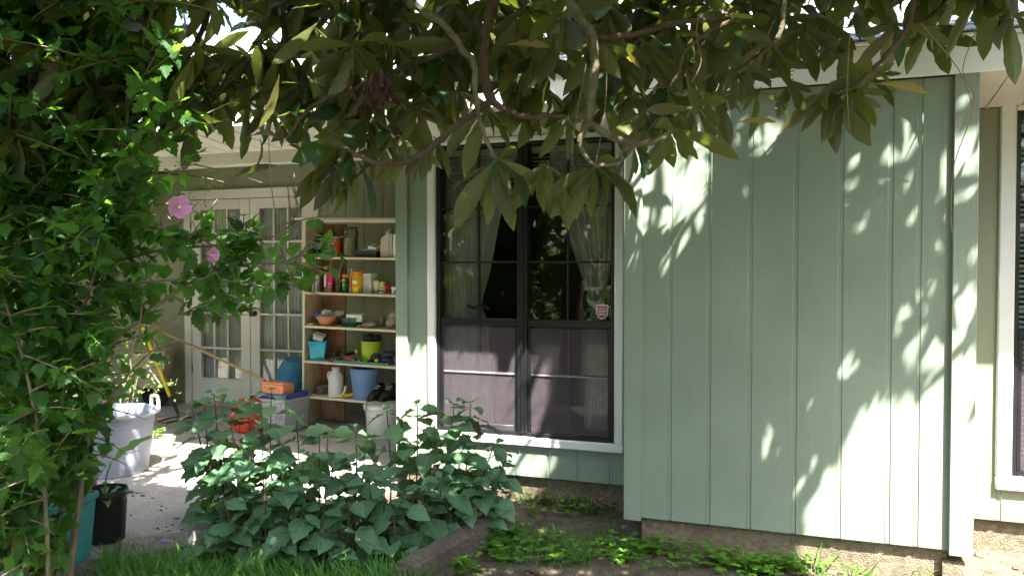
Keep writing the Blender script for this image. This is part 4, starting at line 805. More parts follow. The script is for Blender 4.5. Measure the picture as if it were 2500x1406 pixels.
tp_loq = [leaf_tpl(ser(LOQ, 11, .05), f, a, .10, t) for f, a, t in ((.25, .35, .1), (.35, .7, -.2), (.2, .15, .3), (.45, .9, .0), (.3, .5, -.35))]
tp_loq_lo = [leaf_tpl([LOQ[i] for i in (0, 2, 4, 6, 7)], f, a, .05, t) for f, a, t in ((.3, .4, .1), (.4, .8, -.2), (.2, .2, .2))]
tp_dead = [leaf_tpl(ser(LOQ, 9, .1), f, a, .5, t) for f, a, t in ((1.1, .9, .8), (1.4, 1.4, -.6), (.9, .6, .3))]
tp_hib = [leaf_tpl(HIB, f, a, .12, t) for f, a, t in ((.2, .3, .1), (.35, .7, -.2), (.1, .1, .3), (.3, 1.0, 0))]
tp_brd = [leaf_tpl(ser(BRD, 13, .06), f, a, .12, t) for f, a, t in ((.22, .35, .05), (.32, .7, -.15), (.15, .15, .2), (.4, .9, 0))]
tp_sml = [leaf_tpl(SML, f, a, 0, 0) for f, a in ((.2, .3), (.4, .6))]
def leaf_mesh(name, tpl, mat):
    V, F, UV = tpl; me = bpy.data.meshes.new(name); me.from_pydata([tuple(v) for v in V], [], F)
    uvl = me.uv_layers.new(name='UVMap')
    for lp in me.loops: uvl.data[lp.index].uv = UV[lp.vertex_index]
    me.polygons.foreach_set('use_smooth', [True]*len(me.polygons)); me.materials.append(mat); return me
def scatter(name, tpls, mats, material, parent=None):
    """one mesh of many leaves: mats is a list of (template index, 4x4)"""
    Vs, Fs, Us, base = [], [], [], 0
    groups = {}
    for ti, m in mats: groups.setdefault(ti % len(tpls), []).append(np.array(m, np.float32))
    for ti, ms in groups.items():
        V, F, UV = tpls[ti]; A = np.stack(ms); nv = len(V)
        W = np.einsum('nij,vj->nvi', A[:, :3, :3], V) + A[:, None, :3, 3]; n = len(ms)
        Vs.append(W.reshape(-1, 3)); Fa = np.array(F, np.int32)
        Fs.append((Fa[None] + (np.arange(n)*nv)[:, None, None] + base).reshape(-1, 4)); Us.append(np.tile(np.array(UV, np.float32)[Fa.reshape(-1)], (n, 1))); base += n*nv
    me = bpy.data.meshes.new(name)
    if not Vs: return None
    V = np.concatenate(Vs); F = np.concatenate(Fs); U = np.concatenate(Us)
    me.vertices.add(len(V)); me.vertices.foreach_set('co', V.reshape(-1)); me.loops.add(F.size); me.loops.foreach_set('vertex_index', F.reshape(-1))
    me.polygons.add(len(F)); me.polygons.foreach_set('loop_start', np.arange(len(F), dtype=np.int32)*4)
    me.polygons.foreach_set('use_smooth', np.ones(len(F), dtype=bool)); uvl = me.uv_layers.new(name='UVMap'); uvl.data.foreach_set('uv', U.reshape(-1))
    me.update(calc_edges=True); me.validate()
    o = link_mesh(name, me, material, parent); o['kind'] = 'stuff'; return o
def lm(p, d, up, size, wid=1.0, roll=0.):
    """matrix that lays a leaf along d from p with its upper side towards up"""
    y = Vector(d).normalized(); x = y.cross(Vector(up)); x = x.normalized() if x.length > 1e-4 else y.orthogonal().normalized(); z = x.cross(y)
    if roll: x, z = x*math.cos(roll)+z*math.sin(roll), z*math.cos(roll)-x*math.sin(roll)
    m = Matrix.Identity(4)
    for r_ in range(3): m[r_][0] = x[r_]*size*wid; m[r_][1] = y[r_]*size; m[r_][2] = z[r_]*size; m[r_][3] = p[r_]
    return m
def leaf_objs(tpls, mats, material, parent, name='leaf', cap=300):
    """the nearest leaves as objects of their own, the rest joined"""
    key = lambda e: -((e[1].to_scale().y)/max(.3, pix(e[1].translation)[2])) - (0 if -60 < pix(e[1].translation)[0] < 2560 and -60 < pix(e[1].translation)[1] < 1460 else -9)
    ms = sorted(mats, key=key); meshes = [leaf_mesh(name, t, material) for t in tpls]; inv = parent.matrix_world.inverted() if False else Matrix.Translation(-parent.location)
    for ti, m in ms[:cap]:
        o = link_mesh(name, meshes[ti % len(tpls)], None, parent); o.matrix_basis = inv @ m
    rest = [(ti, inv @ m) for ti, m in ms[cap:]]
    if rest: scatter('foliage', tpls, rest, material, parent)
rr = random.Random(5)
def rv(s=1): return Vector((rr.uniform(-s, s), rr.uniform(-s, s), rr.uniform(-s, s)))

# ------------------------------------------------------------------ where the sun gets through
S_ = Vector((.9, -1, 2.18))
def in_poly(x, y, poly):
    c = False; j = len(poly)-1
    for i in range(len(poly)):
        if (poly[i][1] > y) != (poly[j][1] > y) and x < (poly[j][0]-poly[i][0])*(y-poly[i][1])/(poly[j][1]-poly[i][1])+poly[i][0]: c = not c
        j = i
    return c
LIT_A = [(1552, 330), (1700, 300), (1765, 285), (1745, 400), (1712, 520), (1670, 590), (1600, 520), (1550, 580), (1535, 450)]
LIT_B = [(2380, 850), (2400, 1500), (1930, 1500), (1985, 1190), (2080, 1080), (2190, 985), (2300, 900)]
DAPPLE = [(2215, 300, 24, 36), (2243, 322, 14, 20), (2195, 365, 22, 14), (2075, 385, 14, 10), (2072, 418, 14, 18), (2100, 432, 10, 14), (2198, 462, 14, 18), (2228, 522, 10, 18), (2110, 515, 14, 16), (2092, 545, 12, 13), (2010, 545, 9, 15), (2350, 290, 14, 14),
          (2360, 400, 22, 60), (2352, 640, 18, 22), (2306, 420, 12, 26), (2305, 320, 12, 14), (2098, 880, 20, 30), (1845, 315, 10, 16), (1893, 300, 14, 22), (1875, 335, 10, 16), (1632, 640, 12, 22), (1770, 900, 8, 16), (1880, 1050, 14, 24), (1545, 660, 10, 14), (1640, 520, 14, 20), (1665, 580, 14, 26), (1710, 510, 14, 18),
          (2355, 750, 16, 26), (2285, 850, 16, 18), (2130, 1000, 16, 26), (1975, 1130, 14, 36), (1950, 1180, 12, 20), (2230, 830, 14, 26), (2350, 500, 12, 16), (2290, 600, 9, 14), (2150, 470, 9, 13), (1820, 460, 8, 12), (2040, 700, 9, 15)]
_q = random.Random(3)
DAPPLE += [(_q.uniform(1990, 2375), _q.uniform(280, 800), _q.uniform(5, 11), _q.uniform(9, 17)) for _ in range(15)] + [(_q.uniform(1560, 1900), _q.uniform(280, 480), _q.uniform(5, 10), _q.uniform(9, 17)) for _ in range(9)] + [(_q.uniform(1900, 2200), _q.uniform(900, 1200), _q.uniform(6, 12), _q.uniform(12, 24)) for _ in range(9)]
def lit(p):
    """True if a leaf at p would put its shadow on a place that the photograph shows in the sun"""
    t = YB-p.y; h = p - S_*t
    if XBL-.02 < h.x < XBR+.02 and ZS-.3 < h.z < ZF+.05:
        x, y, _ = pix(h)
        if in_poly(x, y, LIT_B): return .97
        if in_poly(x, y, LIT_A): return .66
        for a, b, c, d in DAPPLE:
            if ((x-a)/(c+9))**2 + ((y-b)/(d+9))**2 < 1: return 1.0
        return 0
    t = YW-p.y; h = p - S_*t
    if h.z > PAT and h.x > XC-.05:
        if h.z > 1.05: return 0
        x, y, _ = pix(h)
        if h.x > XBR-.08: return .99
        if x < 1190: return .99
        if x < 1375: return .45
        return .0
    t = (p.z-.05)/2.18; h = p - S_*t
    if h.x < XC+.1 and 4.25 < h.y < 5.6 and h.x > -5.6: return .97 if h.y > (4.45 if h.x > -4.2 else 5.0) else (.6 if h.x > -4.2 else .1)
    if h.x < XC and 3.2 < h.y < 3.8 and h.x > -3.2: return .4
    if h.x > .2 and h.y < 4.4: return .985
    return 0
def keep(p, d, ln):
    return all(rr.random() >= lit(p + d*ln*k) for k in (.05, .28, .5, .72, .95))

# ------------------------------------------------------------------ loquat tree overhead
LQ = thing('loquat_tree', 'loquat tree with long ribbed leaves hanging over the house front', 'tree', (-2.7, .7, 0))
LB = LQ.location
tr = MB(); tk = spline([(-2.7, .7, -.1, .15), (-2.65, .75, 1.0, .125), (-2.55, .9, 2.0, .11), (-2.4, 1.1, 2.75, .095)], 5)
tr.tube([Vector(q[:3])-LB for q in tk], [q[3] for q in tk], 14).build('trunk', M['bark'], LQ)
TOP = Vector((-2.4, 1.1, 2.7))
def limb(pts, r0, r1, mat='bark', d=None, name='branch', n=8):
    q = spline([tuple(p) for p in pts], 5); k = len(q)
    wob = [Vector(x) - LB + Vector((.006*mn.noise(Vector((i*.9, r0*99, 0))), .006*mn.noise(Vector((i*.9, r0*99, 5))), .006*mn.noise(Vector((i*.9, r0*99, 9))))) for i, x in enumerate(q)]
    return MB().tube(wob, [r0+(r1-r0)*i/(k-1) + .0012*math.sin(i*1.7) for i in range(k)], n).build(name, M[mat], LQ)
def pb(d, *pts): return [at(x, y, d) if len(e) == 2 else at(e[0], e[1], e[2]) for e in pts for x, y in [e[:2]]]
# branches seen in the photograph: (px, py, distance)
vis = [
 ([(1230, -60, 3.0), (1190, 60, 3.0), (1180, 150, 2.98), (1190, 220, 2.95), (1200, 246, 2.94)], .020, .017, 'bark'),
 ([(1200, 246, 2.94), (1110, 310, 2.92), (1045, 368, 2.9), (985, 397, 2.88), (930, 400, 2.86), (880, 384, 2.86), (862, 380, 2.86)], .013, .006, 'bark'),
 ([(1200, 246, 2.94), (1245, 274, 2.92), (1300, 286, 2.9), (1350, 281, 2.9), (1385, 288, 2.88)], .013, .006, 'bark'),
 ([(960, -60, 2.8), (1010, 10, 2.8), (1085, 62, 2.8), (1130, 120, 2.8), (1157, 160, 2.8), (1160, 230, 2.78), (1172, 300, 2.76), (1190, 350, 2.74), (1213, 388, 2.72)], .014, .006, 'lichen'),
 ([(1360, -50, 2.75), (1405, 30, 2.75), (1446, 90, 2.75), (1452, 180, 2.75), (1438, 285, 2.75), (1452, 310, 2.75), (1500, 338, 2.74), (1560, 352, 2.72), (1610, 338, 2.7), (1640, 318, 2.7)], .017, .008, 'lichen'),
 ([(1438, 300, 2.75), (1415, 345, 2.74), (1432, 385, 2.72), (1452, 405, 2.7)], .009, .005, 'lichen'),
 ([(1452, 405, 2.7), (1510, 398, 2.7), (1518, 372, 2.7), (1535, 360, 2.7)], .006, .004, 'lichen'),
 ([(1440, 95, 2.85), (1540, 85, 2.9), (1660, 55, 2.95), (1740, 48, 2.95), (1800, 20, 3.0)], .010, .008, 'bark'),
 ([(1790, 50, 2.95), (1720, 85, 2.95), (1670, 130, 2.95), (1655, 180, 2.95), (1632, 215, 2.95)], .008, .005, 'bark'),
 ([(1915, -40, 2.8), (1912, 40, 2.8), (1905, 80, 2.8), (1888, 105, 2.8)], .009, .007, 'lichen'),
 ([(1880, 112, 2.8), (1830, 150, 2.9), (1790, 180, 2.9)], .006, .004, 'bark'),
 ([(2235, -50, 2.95), (2220, 50, 2.95), (2195, 100, 2.95), (2140, 160, 2.95), (2085, 212, 2.95), (2040, 228, 2.95)], .011, .006, 'bark'),
 ([(2330, -30, 3.1), (2260, 50, 3.1), (2150, 62, 3.1)], .009, .005, 'bark'),
 ([(640, -60, 3.5), (690, 20, 3.5), (695, 90, 3.5), (672, 180, 3.5), (652, 245, 3.5)], .018, .012, 'bark'),
 ([(228, -60, 4.0), (238, 80, 4.0), (262, 190, 4.0), (300, 275, 4.0), (335, 330, 4.0)], .042, .022, 'bark'),
 ([(255, 190, 4.0), (232, 260, 4.0), (205, 320, 4.0)], .026, .012, 'bark'),
 ([(1130, 105, 3.1), (1000, 160, 3.1), (880, 210, 3.1), (760, 262, 3.1), (700, 345, 3.1)], .013, .007, 'bark'),
 ([(1190, 120, 3.05), (1130, 40, 3.1), (1060, -40, 3.1)], .014, .018, 'bark'),
 ([(985, 397, 2.88), (960, 330, 2.95), (928, 300, 3.0)], .006, .004, 'bark'),
 ([(880, 384, 2.86), (840, 360, 2.9), (800, 350, 2.9)], .005, .004, 'bark'),
 ([(520, -40, 3.6), (500, 60, 3.6), (450, 150, 3.6), (360, 240, 3.6)], .014, .008, 'bark'),
 ([(2480, -40, 2.9), (2450, 20, 2.9)], .008, .005, 'bark'),
]
for pts, r0, r1, mt in vis:
    limb([at(p[0], p[1], p[2]-.12) for p in pts], r0*1.0, r1*1.0, mt)
MB().lathe([(.0, 0), (.011, 0), (.012, .03), (.006, .045), (0, .046)], 10, Matrix.Translation(at(1003, 400, 2.88)-LB) @ Euler((R(165), R(12), 0)).to_matrix().to_4x4()).build('branch_stub', M['bark'], LQ)
# limbs above the frame that carry them
for p in (at(1230, -60, 3.0), at(960, -60, 2.8), at(1360, -50, 2.75), at(1915, -40, 2.8), at(2235, -50, 2.95), at(640, -60, 3.5), at(228, -60, 4.0), at(520, -40, 3.6), at(2330, -30, 3.1), at(2480, -40, 2.9)):
    mid_ = (TOP+p)/2 + Vector((rr.uniform(-.2, .2), rr.uniform(-.2, .2), .55)); limb([TOP, TOP.lerp(mid_, .6)+Vector((0, 0, .15)), mid_, p.lerp(mid_, .3)+Vector((0, 0, .1)), p], .05, .015)
W = []; WY = []
def whorl(c, tip, n, ln, droop=.5, spread=(45, 105), lst=None, mask=True):
    tip = Vector(tip).normalized(); a = tip.orthogonal().normalized(); b = tip.cross(a); ph = rr.uniform(0, 6.28)
    for i in range(n):
        ph += 2.4+rr.uniform(-.3, .3); th = R(spread[0]+(spread[1]-spread[0])*(i/max(1, n-1))+rr.uniform(-10, 10))
        d = tip*math.cos(th) + (a*math.cos(ph)+b*math.sin(ph))*math.sin(th); d.z -= droop*rr.uniform(.6, 1.3); d.normalize()
        up = Vector((0, .75, .75)) + rv(.5) + (tip*.5 if lst is not None else Vector((0, 0, 0))); s = ln*rr.choice((.55, .8, .9, 1, 1.1))*rr.uniform(.9, 1.12)
        q = Vector(c) + rv(.012)
        if mask and not keep(q, d, s): continue
        (lst if lst is not None else W).append((rr.randrange(5), lm(q, d, up, s, rr.uniform(.85, 1.15), rr.uniform(-.3, .3))))
# hanging tips named one by one from the photograph: px, py, distance, leaves, length, droop
seen = [(1213, 390, 2.72, 10, .21, .9), (1190, 265, 2.85, 5, .20, 1.3), (1330, 398, 2.72, 9, .19, 1.0), (1452, 407, 2.7, 11, .19, 1.0), (1385, 290, 2.88, 6, .18, .8), (1540, 362, 2.7, 4, .15, 1.2), (1645, 318, 2.7, 8, .18, .7), (1700, 262, 2.8, 8, .19, .6), (1632, 217, 2.95, 9, .20, .8), (1590, 270, 2.9, 7, .18, .9),
        (2080, 228, 2.95, 13, .20, .55), (2030, 226, 2.95, 8, .20, .6), (2130, 180, 2.95, 7, .19, .3), (2050, 95, 3.0, 7, .2, .9), (1960, 70, 3.0, 8, .21, .8), (2190, 60, 2.95, 7, .2, .7), (2270, 70, 3.1, 7, .2, 1.0), (2405, -10, 2.8, 8, .23, 1.3), (2470, 30, 2.75, 7, .22, .8), (2340, -20, 3.0, 6, .2, 1.0), (1790, 180, 2.9, 8, .19, .8), (1880, 110, 2.8, 7, .19, .7), (1810, 60, 3.0, 8, .19, .7), (1730, 100, 3.0, 7, .19, .8), (1850, 230, 3.0, 5, .17, .5), (1930, 190, 3.1, 6, .18, .6),
        (1375, 45, 2.75, 8, .2, 1.0), (1462, 100, 2.75, 5, .19, .5), (1300, 130, 3.0, 8, .2, .8), (1230, 110, 3.0, 7, .2, .8), (1500, 160, 3.0, 8, .2, .9), (1560, 90, 3.0, 8, .2, .7), (1640, 60, 3.0, 8, .19, .7), (1290, 20, 2.9, 8, .2, .8), (1480, 10, 2.9, 8, .2, .8), (1130, 20, 3.0, 8, .2, .8), (1060, 130, 3.1, 8, .2, .8),
        (830, 345, 2.9, 10, .21, 1.0), (800, 390, 2.85, 7, .19, 1.3), (862, 382, 2.86, 7, .17, .8), (900, 330, 3.0, 7, .18, .8), (960, 315, 3.0, 7, .18, .7), (1030, 250, 3.0, 7, .2, .7), (700, 350, 3.1, 10, .2, .7), (640, 340, 3.1, 9, .2, .6), (740, 300, 3.1, 8, .2, .8), (600, 240, 3.1, 7, .2, .9), (650, 260, 3.3, 8, .2, .7), (560, 330, 3.2, 7, .2, .5), (520, 250, 3.3, 8, .2, .7), (760, 180, 3.1, 9, .2, .8), (860, 110, 3.0, 9, .2, .8), (960, 110, 3.0, 8, .2, .8), (840, 250, 3.1, 8, .2, .7), (930, 230, 3.1, 8, .2, .7), (1000, 360, 3.1, 5, .17, .6), (770, 60, 3.0, 9, .21, .9), (640, 120, 3.2, 9, .2, .8), (1060, 340, 2.85, 4, .16, 1.3), (1110, 215, 3.1, 8, .19, .7), (1250, 200, 3.1, 8, .19, .7), (1330, 215, 3.1, 7, .19, .7), (1420, 190, 3.1, 8, .19, .8), (1540, 230, 3.0, 8, .19, .8), (1480, 240, 3.1, 7, .18, .8), (1290, 260, 3.1, 5, .17, .6), (1060, 200, 3.1, 8, .19, .7), (1750, 230, 3.0, 7, .18, .6), (720, 240, 3.2, 9, .2, .7), (560, 200, 3.3, 8, .2, .7), (480, 200, 3.4, 8, .2, .6), (680, 180, 3.2, 9, .2, .7), (900, 290, 3.05, 8, .19, .8), (980, 260, 3.05, 8, .19, .8), (560, 290, 3.2, 8, .2, .6), (610, 340, 3.15, 8, .2, .6), (520, 330, 3.2, 7, .19, .5), (470, 290, 3.3, 8, .2, .6), (670, 400, 3.1, 7, .18, .6)]
for px, py, d, n, ln, dr in seen:
    tip = Vector((rr.uniform(-.4, .4), rr.uniform(-.5, .1), -.35)); whorl(at(px, py, d), tip, n, ln*(1.17 if px < 1700 else 1.0), dr, (58, 112))
# the dark mass of the crown behind and above them
def crown_low(x):
    return np.interp(x, [-200, 0, 200, 400, 560, 620, 760, 880, 1000, 1100, 1200, 1500, 1600, 1700, 1800, 1880, 2000, 2200, 2300, 2600], [380, 380, 360, 320, 270, 330, 340, 320, 290, 200, 190, 190, 250, 230, 180, 130, 110, 60, 20, 10])
k = 0
while k < 600:
    x = rr.uniform(-150, 2560); y = rr.uniform(-160, 380); d = rr.uniform(3.12, 4.1)
    if y > crown_low(x)-40: continue
    if x > 1100 and rr.random() < .5: continue
    if x < 480 and y > 40 and rr.random() < .35: continue
    if d > 3.95 and x > 1000: continue
    p_ = at(x, y, d)
    if p_.y > 4.1 and p_.z < 2.75 + (p_.y-4.1)*.5: continue
    whorl(p_, (rr.uniform(-.5, .5), rr.uniform(-.5, .5), rr.uniform(-.5, .3)), rr.randint(6, 9), .215, rr.uniform(.3, .9)); k += 1
nvis = len(W)
# the crown above the frame, which shades the wall and the bed
UP = []
k = 0
while k < 2100:
    p_ = Vector((rr.uniform(-5.0, 1.9), rr.uniform(.4, 4.2), rr.uniform(2.75, 4.3)))
    x, y, d = pix(p_)
    if d > .3 and y > -40 and -100 < x < 2600: k += .02; continue
    if p_.y > 3.9 and p_.z < 2.95: continue
    whorl(p_, (rr.uniform(-.6, .6), rr.uniform(-.6, .6), rr.uniform(-.2, .9)), rr.randint(7, 10), .25, rr.uniform(.1, .6), lst=UP); k += 1
# and above the bump-out, along the way of the sun to its shaded boards
k = 0
while k < 720:
    g_ = Vector((rr.uniform(XBL-.1, XBR+.05), YB, rr.uniform(.0, ZF+.15))); p_ = g_ + S_*rr.uniform(.5, 1.7)
    x, y, d = pix(p_)
    if d > .3 and y > -50: k += .02; continue
    whorl(p_, (rr.uniform(-.6, .6), rr.uniform(-.6, .6), rr.uniform(-.2, .9)), rr.randint(7, 10), .25, rr.uniform(.1, .6), lst=UP); k += 1
bpy.context.view_layer.update()
leaf_objs(tp_loq, W, M['loquat'], LQ)
inv = Matrix.Translation(-LB)
scatter('upper_foliage', tp_loq_lo, [(a, inv @ m) for a, m in UP], M['loquat'], LQ)
# yellowing and dead leaves
yl = []
for px, py, dx, dy, ln in ((2140, 205, 1, .05, .17), (1480, 105, .7, .35, .17), (1240, 110, 1, -.1, .16), (1770, 40, .9, -.05, .10), (1340, 190, -.3, .8, .14), (1800, 300, .6, -.1, .14), (1240, 420, .05, 1, .15)):
    a = at(px, py, 2.8); b = at(px+dx*100, py+dy*100, 2.75); yl.append((rr.randrange(5), lm(a, b-a, Vector((0, .5, 1)), ln)))
me = leaf_mesh('yellow_leaf', tp_loq[0], M['yellowleaf'])
for _, m in yl: o = link_mesh('yellow_leaf', me, None, LQ); o.matrix_basis = inv @ m
dms = [leaf_mesh('dead_leaf', t, M['deadleaf']) for t in tp_dead]
for i in range(11):
    px = 885+rr.uniform(-25, 70); a = at(px, 175+rr.uniform(-12, 40), 2.8+rr.uniform(-.05, .1)); d = Vector((rr.uniform(-.25, .25), rr.uniform(-.2, .2), -1))
    o = link_mesh('dead_leaf', dms[i % 3], None, LQ); o.matrix_basis = inv @ lm(a, d, rv(1), rr.uniform(.13, .19), 1, rr.uniform(-2, 2))
# thin hanging strands
for pts in ([(1705, 40), (1700, 90), (1712, 150), (1690, 200)], [(2390, 60), (2350, 170), (2380, 250), (2330, 400), (2322, 520), (2326, 580)], [(2250, 60), (2340, 170), (2375, 260)], [(1450, 60), (1400, 330), (1402, 420)], [(1480, 110), (1478, 260), (1450, 420)], [(655, 300), (660, 430), (672, 520)], [(1750, 330), (1752, 420), (1712, 480)], [(2075, 80), (2068, 220), (2076, 330)]):
    b = MB(); b.tube([Vector(q) - LB for q in spline([tuple(at(x, y, 2.75)) for x, y in pts], 4)], .0017, 5); b.build('hanging_strand', M['twig'], LQ)

# ------------------------------------------------------------------ rose mallow (flowering shrub) at the left
HB = thing('flowering_shrub', 'tall leafy shrub with pink flowers filling the left of the view', 'shrub', tuple(onZ(90, 1480, .0)))
HL = HB.location; hs = []; hl = []; stems = MB()
stem_px = [([(170, 1420, 3.45), (215, 1050, 3.4), (240, 850, 3.35), (262, 600, 3.3), (290, 420, 3.3), (330, 180, 3.2), (385, -20, 3.1)], .016), ([(120, 1430, 3.5), (160, 1150, 3.45), (170, 900, 3.4), (172, 640, 3.4), (160, 380, 3.4), (150, 120, 3.4), (175, -40, 3.4)], .013),
           ([(60, 1430, 3.4), (90, 1180, 3.35), (130, 960, 3.3), (215, 720, 3.3), (280, 520, 3.25), (400, 330, 3.2)], .015), ([(30, 1430, 3.3), (55, 1000, 3.3), (60, 700, 3.3), (20, 450, 3.3), (70, 250, 3.3), (60, 0, 3.3)], .018), ([(-40, 1430, 3.3), (-20, 900, 3.3), (0, 500, 3.2), (30, 180, 3.2), (20, -60, 3.2)], .014),
           ([(150, 1430, 3.6), (235, 1000, 3.6), (225, 760, 3.6), (320, 560, 3.6), (345, 350, 3.5), (430, 120, 3.4)], .012), ([(120, 1430, 3.2), (100, 1100, 3.15), (40, 820, 3.1), (-60, 560, 3.1)], .013)]
arms = [([(225, 880, 3.3), (330, 790, 3.3), (450, 700, 3.3), (560, 650, 3.3), (690, 640, 3.3), (770, 600, 3.3), (845, 575, 3.3)], .008), ([(280, 640, 3.3), (400, 610, 3.3), (520, 600, 3.3), (640, 585, 3.25), (730, 555, 3.2)], .007), ([(240, 850, 3.35), (340, 820, 3.3), (440, 770, 3.3), (500, 740, 3.3), (600, 705, 3.3)], .006), ([(690, 640, 3.3), (780, 660, 3.3), (840, 690, 3.3)], .004), ([(700, 560, 3.25), (735, 500, 3.25), (742, 455, 3.25)], .004),
        ([(290, 420, 3.3), (380, 500, 3.2), (440, 560, 3.2)], .005), ([(300, 560, 3.3), (370, 560, 3.2), (480, 620, 3.15)], .005), ([(215, 1050, 3.4), (300, 930, 3.35), (380, 850, 3.3), (440, 830, 3.3)], .006), ([(240, 700, 3.35), (350, 690, 3.3), (480, 680, 3.25), (590, 690, 3.25)], .006), ([(262, 600, 3.3), (330, 480, 3.2), (420, 420, 3.2), (480, 400, 3.2)], .006), ([(450, 700, 3.3), (560, 620, 3.25), (610, 545, 3.2)], .005), ([(620, 645, 3.3), (720, 700, 3.3), (800, 725, 3.3)], .004)]
def hleafmask(x, y):
    lim = np.interp(y, [-100, 0, 150, 250, 350, 450, 505, 530, 560, 640, 720, 745, 775, 800, 860, 940, 980, 1080, 1180, 1250, 1330, 1420], [430, 440, 470, 500, 520, 450, 480, 770, 830, 840, 800, 700, 520, 470, 380, 400, 300, 265, 215, 170, 160, 150])
    if (395 < x < 485 and 455 < y < 560) or (482 < x < 535 and 585 < y < 650): return False
    if (x > 700 and rr.random() < .5) or (x > 600 and rr.random() < .25): return False
    if 265 < x < 440 and 770 < y < 1010 and rr.random() < .72: return False
    return x < lim and not (365 < x < 470 and 395 < y < 545 and rr.random() < .8)
def add_leaves_along(pts, step, size, fr=0.15):
    L_ = 0; ph = rr.uniform(0, 6.28)
    for i in range(int(len(pts)*fr), len(pts)-1):
        a, b = pts[i], pts[i+1]; t = (b-a).normalized(); L_ += (b-a).length
        while L_ > step:
            L_ -= step; ph += 2.4; o1 = t.orthogonal().normalized(); o2 = t.cross(o1)
            d = (o1*math.cos(ph)+o2*math.sin(ph))*.85 + t*.5 + Vector((0, 0, rr.uniform(-.35, .2))); d.normalize(); q = a.lerp(b, rr.random())
            x, y, dd = pix(q + d*.04)
            if not hleafmask(x, y): continue
            hl.append((rr.randrange(4), lm(q, d, Vector((0, -.25, 1))+rv(.6), size*rr.uniform(.65, 1.25), rr.uniform(.85, 1.2), rr.uniform(-.5, .5))))
for pts, r in stem_px:
    q = [Vector(v) for v in spline([tuple(at(*p)) for p in pts], 6)]; b = MB(); b.tube([v-HL for v in q], [.75*r*(1-.7*i/len(q)) for i in range(len(q))], 8); b.build('stem', M['twig'], HB)
    hs.append(q)
tw = MB()
for pts, r in arms:
    q = [Vector(v) for v in spline([tuple(at(*p)) for p in pts], 6)]; b = MB(); b.tube([v-HL for v in q], [r*(1-.7*i/len(q)) for i in range(len(q))], 7); b.build('branch', M['twig'], HB)
    add_leaves_along(q, .021, .085, .1)
    for j in range(4):
        a = q[rr.randrange(2, len(q))]; d = Vector((rr.uniform(-.3, .8), rr.uniform(-.5, .5), rr.uniform(-.2, .9))).normalized(); ln = rr.uniform(.1, .26); w_ = [a + d*ln*i/5 + Vector((0, 0, -.02*(i/5)**2)) for i in range(6)]
        tw.tube([v-HL for v in w_], [.0035, .003, .003, .0025, .002, .0015], 5); add_leaves_along(w_, .016, .08, 0)
for q in hs:
    for j in range(60):
        a = q[rr.randrange(1, len(q))]; d = Vector((rr.uniform(-1, 1), rr.uniform(-1, .9), rr.uniform(-.3, .8))).normalized(); ln = rr.uniform(.15, .5); w_ = [a + d*ln*i/6 + Vector((0, 0, -.05*(i/6)**2)) for i in range(7)]
        x, y, dd = pix(w_[-1])
        if not hleafmask(x, y) and rr.random() < .8: continue
        tw.tube([v-HL for v in w_], [.005, .0045, .004, .0035, .003, .0025, .0015], 5); add_leaves_along(w_, .020, .085, .1)
tw.build('twigs', M['twig'], HB)['kind'] = 'stuff'
leaf_objs(tp_hib, hl, M['hib'], HB)
# flowers
def flower(px, py, d, size, tip, openn, label):
    c = at(px, py, d); t = thing('flower', label, 'flower', c); tip = Vector(tip).normalized(); a = tip.orthogonal().normalized(); b = tip.cross(a)
    prof = [(0, .05), (.2, .15), (.45, .30), (.7, .40), (.88, .36), (1, .16)]; V, F, UV = leaf_tpl(prof, -.12, .25, .22, .15); me = leaf_mesh('petal', (V, F, UV), M['petal'])
    for i in range(5):
        ph = i*2*math.pi/5+.3; rad = a*math.cos(ph)+b*math.sin(ph); dd = tip*math.cos(openn)+rad*math.sin(openn); o = link_mesh('petal', me, None, t); o.matrix_basis = lm(Vector((0, 0, 0)), dd, tip, size)
    MB().tube([(0, 0, 0), tip*size*.35, tip*size*.62], [.003, .005, .004], 8).build('stamen', M['stamen'], t); MB().lathe([(0, -.012), (.006, -.008), (.008, 0), (.004, .004)], 10, tip.to_track_quat('Z', 'Y').to_matrix().to_4x4()).build('calyx', M['greenstem'], t)
    MB().tube([(0, 0, -.008), Vector((-.03, .02, -.02)), Vector((-.07, .03, -.05))], .002, 5).build('stalk', M['greenstem'], t)
flower(434, 508, 3.0, .054, (.75, -.5, .05), R(44), 'pink flower facing the right in front of the door frame')
flower(506, 618, 3.05, .045, (.9, -.1, -.25), R(28), 'smaller pink flower hanging in front of the French door')
flower(246, 458, 3.3, .035, (-.3, -.7, .5), R(50), 'small pale lilac flower deep in the shrub')

